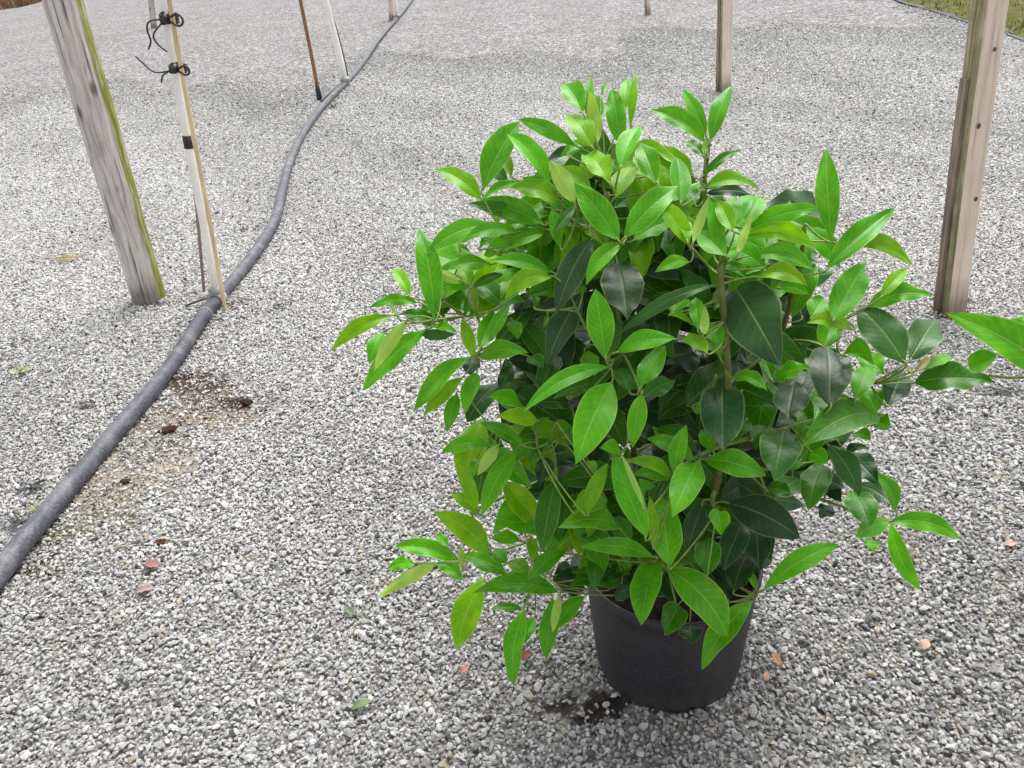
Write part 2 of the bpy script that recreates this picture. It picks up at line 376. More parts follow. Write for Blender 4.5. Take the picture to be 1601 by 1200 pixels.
val = (g.beta(3.2, 1.8, N) * .62 + .18) * (1 - darker) + (g.beta(2.0, 1.8, N) * .60 + .12) * darker
patchy = 1 + .09 * np.sin(x * 1.9 + .5 + np.sin(y * 2.3)) * np.sin(y * 1.3 + .8) + .05 * np.sin(x * 6 + y * 4)
lift = np.clip(.96 + (y - .8) * .12, .96, 1.08) - np.clip((y - 4) * .02, 0, .08)         # tone rises away from the camera, then eases off
val = val * patchy * lift
warm = g.uniform(-1, 1, N)[:, None] * np.array([.03, .005, -.04])
tint = val[:, None] * (1 + warm) * np.array([1.0, .985, .955])
r_ = g.uniform(0, 1, N)
for lo, hi, c in ((0, .004, (.36, .27, .20)), (.005, .022, (.50, .41, .30)), (.022, .026, (.26, .19, .165)), (.038, .075, (.72, .71, .68)), (.075, .115, (.085, .085, .09)), (.115, .135, (.5, .46, .38))):
    q = (r_ >= lo) & (r_ < hi); tint[q] = np.array(c) * g.uniform(.75, 1.1, (q.sum(), 1))
tint = np.clip(tint, .02, .85)
# soil crumbs and grit lying in the bare spots
cx_, cy_, ct_ = [], [], []
for (cx, cy, rx, ry, c, s_, gl) in PATCH:
    n_ = int(26000 * rx * ry); u_ = g.normal(0, .55, n_); v_ = g.normal(0, .55, n_)
    cx_.append(cx + u_ * rx); cy_.append(cy + v_ * ry); ct_.append(np.array(c)[None] * g.uniform(.25, 1.1, (n_, 1)))
cx_ = np.concatenate(cx_); cy_ = np.concatenate(cy_); ct_ = np.concatenate(ct_)
ok = ((cx_ - POT.x) ** 2 + (cy_ - POT.y) ** 2) > .15 ** 2
cx_, cy_, ct_ = cx_[ok], cy_[ok], ct_[ok]; M_ = len(cx_)
cs = np.clip(g.lognormal(math.log(.0036), .45, M_), .0016, .010)
x = np.concatenate([x, cx_]); y = np.concatenate([y, cy_]); zz = np.concatenate([zz, relief(cx_, cy_) + g.uniform(0, .007, M_)])
scl = np.concatenate([scl, np.stack([cs * 1.2, cs, cs * .8], -1)]); rot = np.concatenate([rot, g.uniform(0, 6.28, (M_, 3))]); tint = np.concatenate([tint, ct_]); N = len(x)
me = bpy.data.meshes.new('gravel'); me.vertices.add(N)
me.vertices.foreach_set('co', np.stack([x, y, zz], -1).astype(np.float32).ravel())
a1 = me.attributes.new('srot', 'FLOAT_VECTOR', 'POINT'); a1.data.foreach_set('vector', rot.astype(np.float32).ravel())
a2 = me.attributes.new('sscl', 'FLOAT_VECTOR', 'POINT'); a2.data.foreach_set('vector', scl.astype(np.float32).ravel())
a3 = me.attributes.new('sidx', 'INT', 'POINT'); a3.data.foreach_set('value', g.integers(0, 14, N).astype(np.int32))
a4 = me.attributes.new('tint', 'FLOAT_COLOR', 'POINT'); a4.data.foreach_set('color', np.concatenate([tint, np.ones((N, 1))], 1).astype(np.float32).ravel())
grav = bpy.data.objects.new('gravel', me); COL.objects.link(grav); me.materials.append(M_STONE)
tag(grav, 'loose light grey gravel chippings spread over the whole yard', 'gravel', kind='stuff')
gn = bpy.data.node_groups.new('scatter_stones', 'GeometryNodeTree')
gn.interface.new_socket('Geometry', in_out='INPUT', socket_type='NodeSocketGeometry'); gn.interface.new_socket('Geometry', in_out='OUTPUT', socket_type='NodeSocketGeometry')
gi = gn.nodes.new('NodeGroupInput'); go = gn.nodes.new('NodeGroupOutput'); ip = gn.nodes.new('GeometryNodeInstanceOnPoints')
ci = gn.nodes.new('GeometryNodeCollectionInfo'); ci.inputs['Collection'].default_value = stone_col; ci.inputs['Separate Children'].default_value = True; ci.inputs['Reset Children'].default_value = True
def na(name, dt):
    q = gn.nodes.new('GeometryNodeInputNamedAttribute'); q.data_type = dt; q.inputs['Name'].default_value = name; return q.outputs['Attribute']
gn.links.new(gi.outputs[0], ip.inputs['Points']); gn.links.new(ci.outputs[0], ip.inputs['Instance']); ip.inputs['Pick Instance'].default_value = True
gn.links.new(na('sidx', 'INT'), ip.inputs['Instance Index']); gn.links.new(na('srot', 'FLOAT_VECTOR'), ip.inputs['Rotation']); gn.links.new(na('sscl', 'FLOAT_VECTOR'), ip.inputs['Scale'])
gn.links.new(ip.outputs[0], go.inputs[0])
md = grav.modifiers.new('scatter', 'NODES'); md.node_group = gn

# ------------------------------------------------------------------ far verges: rough grass beyond the gravel bed
M_GRASS = NT('rough_verge'); _v = M_GRASS.co(); _n = M_GRASS.noise(_v, 6, 8, .7); _n2 = M_GRASS.noise(_v, 40, 5)
_c = M_GRASS.ramp(_n, [(.36, (.16, .10, .055)), (.46, (.10, .10, .03)), (.6, (.17, .20, .045)), (.75, (.24, .22, .08))])
_c = M_GRASS.mix(1.0, _c, M_GRASS.ramp(_n2, [(.3, (.5, .5, .5)), (.7, (1.4, 1.4, 1.4))]), 'MULTIPLY')
M_GRASS.bump(_n2, 1, .05); M_GRASS = M_GRASS.base(_c, .95, .1)
M_DIRT = plain('brown_bank', (.085, .058, .034), .7, 9, .95, .3, 1)
def sheet(name, pts, z, mat, n=4):
    V = [(p[0], p[1], z) for p in pts]; return from_pd(name, V, [tuple(range(len(V)))], mat, smooth=False)
e = [gnd(1385, -8), gnd(1420, 6), gnd(1450, 14), gnd(1490, 26), gnd(1520, 36), gnd(1560, 46), gnd(1600, 62), gnd(1660, 84), gnd(1760, 120)]
right_edge = [(p.x, p.y) for p in smooth_path(e, 4)]
right_out = [(right_edge[-1][0] + 40, right_edge[-1][1] - 3), (60, 40), (60, 70), (right_edge[0][0] - 2, 70)]
tag(sheet('verge', right_edge + right_out, .006, M_GRASS), kind='structure')
l1 = [gnd(-160, 40), gnd(-60, 26), gnd(0, 15), gnd(30, 11), gnd(62, 3), gnd(110, -12), gnd(260, -30)]
left_edge = [(p.x, p.y) for p in smooth_path(l1, 3)]
tag(sheet('verge', left_edge + [(left_edge[-1][0] + 2, 70), (-60, 70), (-60, left_edge[0][1])], .006, M_DIRT), kind='structure')
# tufts of grass and dead leaves on the verges
V = []; Fc = []; FM = []
def pt_in(poly, px_, py_):
    ins = False
    for i in range(len(poly)):
        x1, y1 = poly[i]; x2, y2 = poly[i - 1]
        if (y1 > py_) != (y2 > py_) and px_ < (x2 - x1) * (py_ - y1) / (y2 - y1) + x1: ins = not ins
    return ins
polyR = right_edge + right_out; polyL = left_edge + [(left_edge[-1][0] + 2, 70), (-60, 70), (-60, left_edge[0][1])]
cnt = 0
for t_ in range(26000):
    if t_ % 2 == 0: px_, py_, poly = rng.uniform(-26, -14), rng.uniform(26, 40), polyL
    else: px_, py_, poly = rng.uniform(4, 13), rng.uniform(6, 20), polyR
    if not pt_in(poly, px_, py_): continue
    cnt += 1; h = rng.uniform(.02, .09) * (4 if px_ < 0 else 1); a_ = rng.uniform(0, 6.28); b = len(V); ww = (.006 + .004 * rng.random()) * (5 if px_ < 0 else 1)
    brown = rng.random() < ((.85 if px_ < 0 else .3) + .5 * (math.sin(px_ * 1.7) * math.sin(py_ * 1.3) > .2))
    dx, dy = math.cos(a_) * ww, math.sin(a_) * ww; lx, ly = rng.uniform(-.06, .06), rng.uniform(-.06, .06)
    V += [(px_ - dx, py_ - dy, 0), (px_ + dx, py_ + dy, 0), (px_ + dx * .6 + lx * .4, py_ + dy * .6 + ly * .4, h * .6), (px_ + lx, py_ + ly, h), (px_ - dx * .6 + lx * .4, py_ - dy * .6 + ly * .4, h * .6)]
    Fc.append((b, b + 1, b + 2, b + 3, b + 4)); FM.append(1 if brown else 0)
M_BLADE = plain('grass_blade', (.20, .25, .05), .4, 3, .7); M_DEAD = plain('dead_blade', (.26, .16, .085), .4, 3, .9)
gt = from_pd('verge_grass', V, Fc, [M_BLADE, M_DEAD]); gt.data.polygons.foreach_set('material_index', FM)
tag(gt, 'rough grass and dead leaves along the far edges of the gravel', 'grass', kind='stuff')
# black edge of the ground cloth along the right verge
V = []; Fc = []
cl = [Vector((p[0], p[1], 0)) for p in right_edge]
for i, p in enumerate(cl):
    t = (cl[min(i + 1, len(cl) - 1)] - cl[max(i - 1, 0)]).normalized(); nn = Vector((-t.y, t.x, 0))
    if nn.y > 0: nn = -nn
    wv = .03 + .025 * math.sin(i * 1.3) + .02 * math.sin(i * 3.1)
    V += [p + nn * wv + Vector((0, 0, .012)), p + nn * .01 + Vector((0, 0, .010 + .008 * math.sin(i * 2.2))), p - nn * .05 + Vector((0, 0, .014))]
    if i: b = 3 * i; Fc += [(b - 3, b, b + 1, b - 2), (b - 2, b + 1, b + 2, b - 1)]
o = set_origin(from_pd('cloth_edge', V, Fc, plain('cloth_grey', (.07, .072, .08), .4, 9, .9)))
tag(o, 'dark weed cloth edge showing between gravel and grass at the upper right', 'weed cloth')

# ------------------------------------------------------------------ wooden posts
def post_axis(bpx, bpy_, tpx, tpy=0, sink=.05):
    b = gnd(bpx, bpy_); q = on_y(tpx, tpy, b.y); return b, (q - b).normalized()
def local_frame(o, b, ax, spin=0):
    q = ax.to_track_quat('Z', 'Y'); o.rotation_mode = 'QUATERNION'
    from mathutils import Quaternion
    o.rotation_quaternion = q @ Quaternion((0, 0, 1), spin); o.location = b
def profile_post(name, prof, H, mats, matidx, parent, warp=.004, seg=26):
    """prof: list of (x,y); extruded along local z with slight warping"""
    V = []; Fc = []; mi = []; n = len(prof); r = random.Random(len(prof) * 31 + int(H * 100))
    ph = [r.uniform(0, 6) for _ in range(4)]
    jit = [r.uniform(-.0016, .0016) for _ in range(n)]
    for i in range(seg + 1):
        z = -.08 + (H + .08) * i / seg
        ox, oy = warp * math.sin(z * 1.7 + ph[0]) + warp * .3 * math.sin(z * 6 + ph[2]), warp * math.sin(z * 2.1 + ph[1])
        for j, (x_, y_) in enumerate(prof):
            s_ = 1 + jit[j] * 12 * math.sin(z * 5 + j) + (.02 * math.sin(z * 9 + ph[3] + j * .7))
            V.append((x_ * s_ + ox, y_ * s_ + oy, z))
    for i in range(seg):
        for j in range(n):
            k_ = (j + 1) % n; Fc.append((i * n + j, i * n + k_, (i + 1) * n + k_, (i + 1) * n + j)); mi.append(matidx[j])
    Fc.append(tuple(seg * n + j for j in range(n))); mi.append(0); Fc.append(tuple(reversed(range(n)))); mi.append(0)
    me = bpy.data.meshes.new(name); me.from_pydata(V, [], Fc); me.update()
    o = bpy.data.objects.new(name, me); COL.objects.link(o)
    for m_ in mats: me.materials.append(m_)
    me.polygons.foreach_set('material_index', mi); o.parent = parent
    if n > 8:
        for p in me.polygons: p.use_smooth = mi[p.index] == 0 and len(p.vertices) == 4
    return o
def mound(name, c, r, h, mat, parent=None): pass

# big half-round post on the left: grey weathered round, green algae on the sawn face
b, ax = post_axis(236, 466, 97)
root = empty('wooden_post', b); tag(root, 'thick weathered grey half-round post with a bright green algae edge, at left', 'post')
local_frame(root, b, ax, R(0))
prof = []; mi = []
rr = .070
for j in range(15):
    th = R(13 + 334 * j / 14); prof.append((rr * math.cos(th) * 1.0, rr * math.sin(th))); mi.append(0)
mi[14] = 1; mi[0] = 1
# spin so the flat algae face turns to the right and a little towards the camera
rt = profile_post('timber', prof, 2.3, [M_POSTGREY, M_MOSS], mi, root)
rt.rotation_euler = (0, 0, R(-20) if ax.to_track_quat('Z', 'Y') else 0)

def square_prof(w_, d_, ch=.004):
    return [(-w_ + ch, -d_), (w_ - ch, -d_), (w_, -d_ + ch), (w_, d_ - ch), (w_ - ch, d_), (-w_ + ch, d_), (-w_, d_ - ch), (-w_, -d_ + ch)]
def spin_to(root, part, ax, deg):
    """turn a part so that its local -Y face points to the camera rotated by deg"""
    q = ax.to_track_quat('Z', 'Y'); yl = q @ Vector((0, -1, 0)); xl = q @ Vector((1, 0, 0))
    want = Vector((math.sin(R(deg)), -math.cos(R(deg)), 0)); want = (want - ax * want.dot(ax)).normalized()
    a_ = math.atan2(want.dot(xl), want.dot(yl)); part.rotation_euler = (0, 0, a_)
spin_to(root, rt, ax, 0)
rt.rotation_euler.z += R(-17)

# square timber on the right with a batten nailed to its left side
b, ax = post_axis(1486, 484, 1550)
root = empty('wooden_post', b); tag(root, 'square tan timber post with greenish side and thin batten, right of the shrub', 'post')
local_frame(root, b, ax)
tp = profile_post('timber', square_prof(.036, .036), 2.3, [M_POSTTAN, M_POSTSIDE], [0, 0, 0, 0, 0, 1, 1, 1], root, .003)
spin_to(root, tp, ax, 3)
V = []
bt = profile_post('batten', [(x_ - .0425, y_ + .012) for x_, y_ in square_prof(.006, .018, .002)], .80, [M_BATTEN], [0] * 8, root, .0015, 14)
spin_to(root, bt, ax, 3)
M_KNOT = plain('wood_knot', (.09, .07, .045), .3, 80, .8)
for zz_, xx_, rk in ((.42, .012, .0055), (.88, .006, .0045), (.66, -.012, .006)):
    V, Fc = [], []
    for k_ in range(10):
        th = k_ * math.pi / 5; V.append(Vector((xx_ + rk * math.cos(th) * 1.1, -.0375, zz_ + rk * 1.5 * math.sin(th))))
    Fc = [tuple(range(10))]
    me = bpy.data.meshes.new('knot'); me.from_pydata([tuple(v) for v in V], [], Fc); me.materials.append(M_KNOT)
    ko = bpy.data.objects.new('knot', me); COL.objects.link(ko); ko.parent = tp

def simple_post(bpx, bpy_, tpx, wpx, H, label, mats, deg=20, name='timber', strip=False):
    b, ax = post_axis(bpx, bpy_, tpx, -20)
    depth = (b - CAM).dot(F); hw = wpx / FPX * depth / 2 * .8
    root = empty('wooden_post', b); tag(root, label, 'post', 'posts standing in the gravel'); local_frame(root, b, ax)
    p_ = profile_post('timber', square_prof(hw, hw), H, mats, [0, 0, 0, 0, 0, 1, 1, 1], root, .004, 14); spin_to(root, p_, ax, deg)
    return root, p_, ax, hw
r_, p_, ax_, hw = simple_post(1132, 143, 1136, 21, 2.3, 'brown timber post standing directly behind the top of the shrub', [M_POSTTAN, M_POSTSIDE], 8)
bt = profile_post('batten', [(x_ - hw - .008, y_ + .01) for x_, y_ in square_prof(.007, .02, .002)], .75, [M_BATTEN], [0] * 8, r_, .0015, 10); spin_to(r_, bt, ax_, 8)
simple_post(241, 43, 234, 10, 2.2, 'far grey-brown post behind the tied white riser', [M_POSTGREY, M_BATTEN], 25)
simple_post(1013, 22, 1012, 9, 2.2, 'small far tan post at the top edge, between shrub top and cloth', [M_POSTTAN, M_POSTSIDE], 15)
simple_post(612, 31, 609, 9, 2.2, 'far tan post beside the farthest white riser on the pipe', [M_POSTTAN, M_POSTTAN], 5)

# ------------------------------------------------------------------ irrigation pipe
PP = [(-260, 1215), (-140, 1065), (-60, 970), (0, 895), (50, 832), (110, 757), (170, 688), (225, 626), (262, 577), (292, 534), (316, 498), (345, 460), (385, 414), (414, 374), (431, 340), (441, 300), (452, 258), (470, 215), (495, 178), (520, 150), (545, 125), (572, 92), (590, 65), (612, 38), (630, 18), (648, -6), (668, -34)]
RP = .0275
pp = [gnd(a_, b_, RP * .9) for a_, b_ in PP]; pp.append(pp[-1] + Vector((.6, 2.5, 0))); 
path = smooth_path(pp, 6)
path = [p + Vector((0, 0, .003 * math.sin(i * .35))) for i, p in enumerate(path)]
me_o = tube('irrigation_pipe', path, RP, M_PIPE, seg=20)
set_origin(me_o); tag(me_o, 'long dusty black plastic water pipe winding across the gravel', 'water pipe')
def path_pt(px_, py_):
    q = gnd(px_, py_, RP); i = min(range(len(path)), key=lambda k_: (path[k_] - q).length)
    return path[i], (path[min(i + 1, len(path) - 1)] - path[max(i - 1, 0)]).normalized()
def ring(c, t, r, wr, mat, parent, name, seg=22, tail=0):
    a_ = t.cross(Vector((0, 0, 1))).normalized(); b_ = a_.cross(t); pts = []
    for i in range(seg + 1):
        th = 2 * math.pi * i / seg; pts.append(c + a_ * math.cos(th) * r + b_ * math.sin(th) * r + t * .004 * math.sin(th * 2))
    if tail:
        p = pts[-1]
        pts += [p + a_ * .02 + Vector((0, 0, -.01)), p + a_ * .045 + Vector((0, -.01, -.02)), p + a_ * .06 + Vector((0, -.03, -.028)), p + a_ * .03 + Vector((0, -.05, -.03))]
    return tube(name, pts, wr, mat, parent, seg=5)
for (x_, y_, lab) in ((312, 492, 'thin pale wire looped round the pipe just below the riser clamp'), (429, 338, 'thin pale wire looped round the pipe above the riser clamp')):
    c, t = path_pt(x_, y_); o = ring(c, t, RP + .0015, .0014, M_WIRE, None, 'wire_loop', tail=1); set_origin(o); tag(o, lab, 'wire', 'wire loops on the pipe')

# ------------------------------------------------------------------ risers: white tube clamped on the pipe
def lathe(name, prof, c, axis, mat, parent, seg=18):
    axis = axis.normalized(); a_ = axis.orthogonal().normalized(); b_ = axis.cross(a_); V = []; Fc = []
    for (r, h) in prof:
        for j in range(seg):
            th = 2 * math.pi * j / seg; V.append(c + axis * h + a_ * r * math.cos(th) + b_ * r * math.sin(th))
    for i in range(len(prof) - 1):
        for j in range(seg):
            k_ = (j + 1) % seg; Fc.append((i * seg + j, i * seg + k_, (i + 1) * seg + k_, (i + 1) * seg + j))
    return from_pd(name, V, Fc, mat, parent)
def clamp(root, c, t, mat):
    lathe('clamp', [(RP + .001, -.028), (RP + .008, -.028), (RP + .009, -.015), (RP + .006, 0), (RP + .009, .015), (RP + .008, .028), (RP + .001, .028)], c, t, mat, root)
def riser(bpx, bpy_, tpx, wpx, label, ext=2.0, mat=M_WHITE):
    c, t = path_pt(bpx, bpy_); b = c + Vector((0, 0, RP * .6)); q = on_y(tpx, 0, b.y); ax = (q - b).normalized()
    depth = (c - CAM).dot(F); r = wpx / FPX * depth / 2
    root = empty('riser', Vector((c.x, c.y, 0))); tag(root, label, 'water riser', 'white risers standing on the pipe')
    tube('tube', [b + ax * (ext * k_ / 12) + Vector((.003 * math.sin(k_), 0, 0)) for k_ in range(13)], r, mat, root, seg=12)
    clamp(root, c, t, M_GREY)
    lathe('collar', [(r * 1.0, -.01), (r * 1.7, -.01), (r * 1.8, .02), (r * 1.3, .035), (r * 1.0, .035)], b + ax * .01, ax, M_GREY, root)
    return root, b, ax, r
rt1, b1, ax1, r1 = riser(337, 468, 254, 12, 'nearest white riser tube clamped to the pipe and tied to a bamboo cane')
# black tape band on the riser
def on_line(b, ax, py):
    lo, hi = 0, 2.2
    for _ in range(40):
        m_ = (lo + hi) / 2; p = b + ax * m_; d = p - CAM; v_ = CY - FPX * d.dot(UV) / d.dot(F)
        if v_ > py: lo = m_
        else: hi = m_
    return b + ax * lo
pb = on_line(b1, ax1, 221)
lathe('tape_band', [(r1, -.024), (r1 + .0022, -.024), (r1 + .0025, 0), (r1 + .0022, .024), (r1, .024)], pb, ax1, M_BLACK, rt1)
tube('hose_tail', smooth_path([gnd(333, 462, .02), gnd(318, 468, .03), gnd(305, 472, .02), gnd(290, 478, .008)], 5), .004, M_BLACK, rt1, seg=6)
# bamboo cane beside it, standing just in front of the pipe
b = gnd(352, 484); q = on_y(265, 0, b.y); ax = (q - b).normalized()
def cane(b, ax, L, r, mat, label, name='bamboo_cane', cat='cane', nodes=True):
    pts = []; rad = []
    n = 60
    for k_ in range(n + 1):
        s_ = -.04 + (L + .04) * k_ / n; pts.append(b + ax * s_ + Vector((.002 * math.sin(s_ * 5), 0, 0)))
        rad.append(r * (1.0 + (.22 if nodes and k_ % 9 == 4 else 0)))
    o = tube(name, pts, rad, mat, seg=10); set_origin(o); return tag(o, label, cat)
cane(b, ax, 2.0, .0085, M_CANE, 'yellow bamboo cane tied to the nearest white riser with black bands')
bb = b; bax = ax
# dark rod behind
b = gnd(319, 456); q = on_y(290, 150, b.y); ax = (q - b).normalized()
cane(b, ax, .63, .0065, M_DARKROD, 'thin reddish brown rod behind the nearest white riser', 'metal_rod', 'rod', False)
# black ties: coils, a bow loop and loose ends
def tie(py, turns, loop_r, ends, label):
    p1 = on_line(b1, ax1, py); p2 = on_line(bb, bax, py); c = (p1 + p2) / 2; half = (p2 - p1).length / 2 + .010
    half = .026; s_ = (Vector((1, -.25, 0)) - ax1 * Vector((1, -.25, 0)).dot(ax1)).normalized(); f_ = s_.cross(ax1).normalized()
    if f_.y > 0: f_ = -f_
    root = empty('tie', c); tag(root, label, 'tie', 'black rubber ties on the nearest riser')
    pts = []
    for k_ in range(turns * 14 + 1):
        th = 2 * math.pi * k_ / 14; pts.append(c + s_ * math.cos(th) * (half + .004) + f_ * math.sin(th) * .030 + ax1 * (.0085 * (k_ / 14 - turns / 2) + .004 * math.sin(k_ * .9)))
    tube('band', pts, .0042, M_BLACK, root, seg=6)
    kc = c + f_ * .033 + s_ * .006
    V, Fc = tube_data([kc - ax1 * .014, kc - ax1 * .006, kc, kc + ax1 * .008, kc + ax1 * .015], [.004, .011, .013, .010, .004], 8)
    from_pd('knot', V, Fc, M_BLACK, root)
    lp = [kc]
    for k_ in range(13):
        th = -2.4 + 4.8 * k_ / 12; lp.append(kc + s_ * (half * .9 + loop_r * 1.2 + loop_r * math.cos(th)) + ax1 * (loop_r * .9 * math.sin(th)) + f_ * .004)
    lp.append(kc)
    tube('loop', lp, .0038, M_BLACK, root, seg=6)
    for e_ in ends:
        tube('loose_end', smooth_path([kc] + [kc - s_ * half * .9 + s_ * (dx * .0026) - ax1 * (dy * .0023) + f_ * .004 for dx, dy in e_], 4), .0042, M_BLACK, root, seg=5, flat=.7)
tie(28, 4, .021, [[(-14, 4), (-20, 16), (-18, 32), (-24, 44)], [(-12, 22), (-8, 36), (4, 46)]], 'upper black tie with a round bow and drooping ends on the riser')
tie(106, 3, .017, [[(-16, 6), (-28, 2), (-36, -6), (-46, -16)], [(-8, 8), (-14, 20)]], 'lower black tie with one long end sticking out to the left')

# second station, farther along the pipe
rt2, b2, ax2, r2 = riser(541, 131, 510, 9, 'middle white riser tube on the pipe with a thin black hose beside it')
p0 = path_pt(546, 124)[0]
q = on_y(514, 0, p0.y); ax = (q - p0).normalized()
tube('hose', [p0 + ax * (1.9 * k_ / 14) + Vector((.012 * math.sin(k_ * .7), 0, 0)) for k_ in range(15)], .006, M_BLACK, rt2, seg=6)
tube('feed_hose', smooth_path([path_pt(535, 134)[0] + Vector((0, 0, .03)), gnd(520, 142, .03), gnd(508, 152, .015), gnd(502, 158, .01)], 5), .009, M_BLACK, rt2, seg=6)
b = gnd(500, 156); q = on_y(470, 0, b.y); ax = (q - b).normalized()
rd = cane(b, ax, 1.6, .0165, M_RUST, 'rusty brown rod with a black foot, left of the middle white riser', 'metal_rod', 'rod', False)
fo = lathe('foot', [(.0, -.02), (.022, -.02), (.026, .03), (.022, .09), (.0175, .14), (.016, .14)], b, ax, M_BLACK, None, 12)
fo.data.transform(Matrix.Translation(-rd.location)); fo.parent = rd
rt3, b3, ax3, r3 = riser(620, 28, 617, 6.5, 'farthest white riser tube on the pipe at the top edge')

# ------------------------------------------------------------------ the shrub: leaves read off the photograph
CLS = {'b': (.074, .36, .001), 'y': (.155, .43, .002), 'm': (.034, .18, .002), 'd': (.019, .068, .019), 'e': (.026, .115, .012), 'u': (.26, .42, .075), 'o': (.20, .17, .04)}
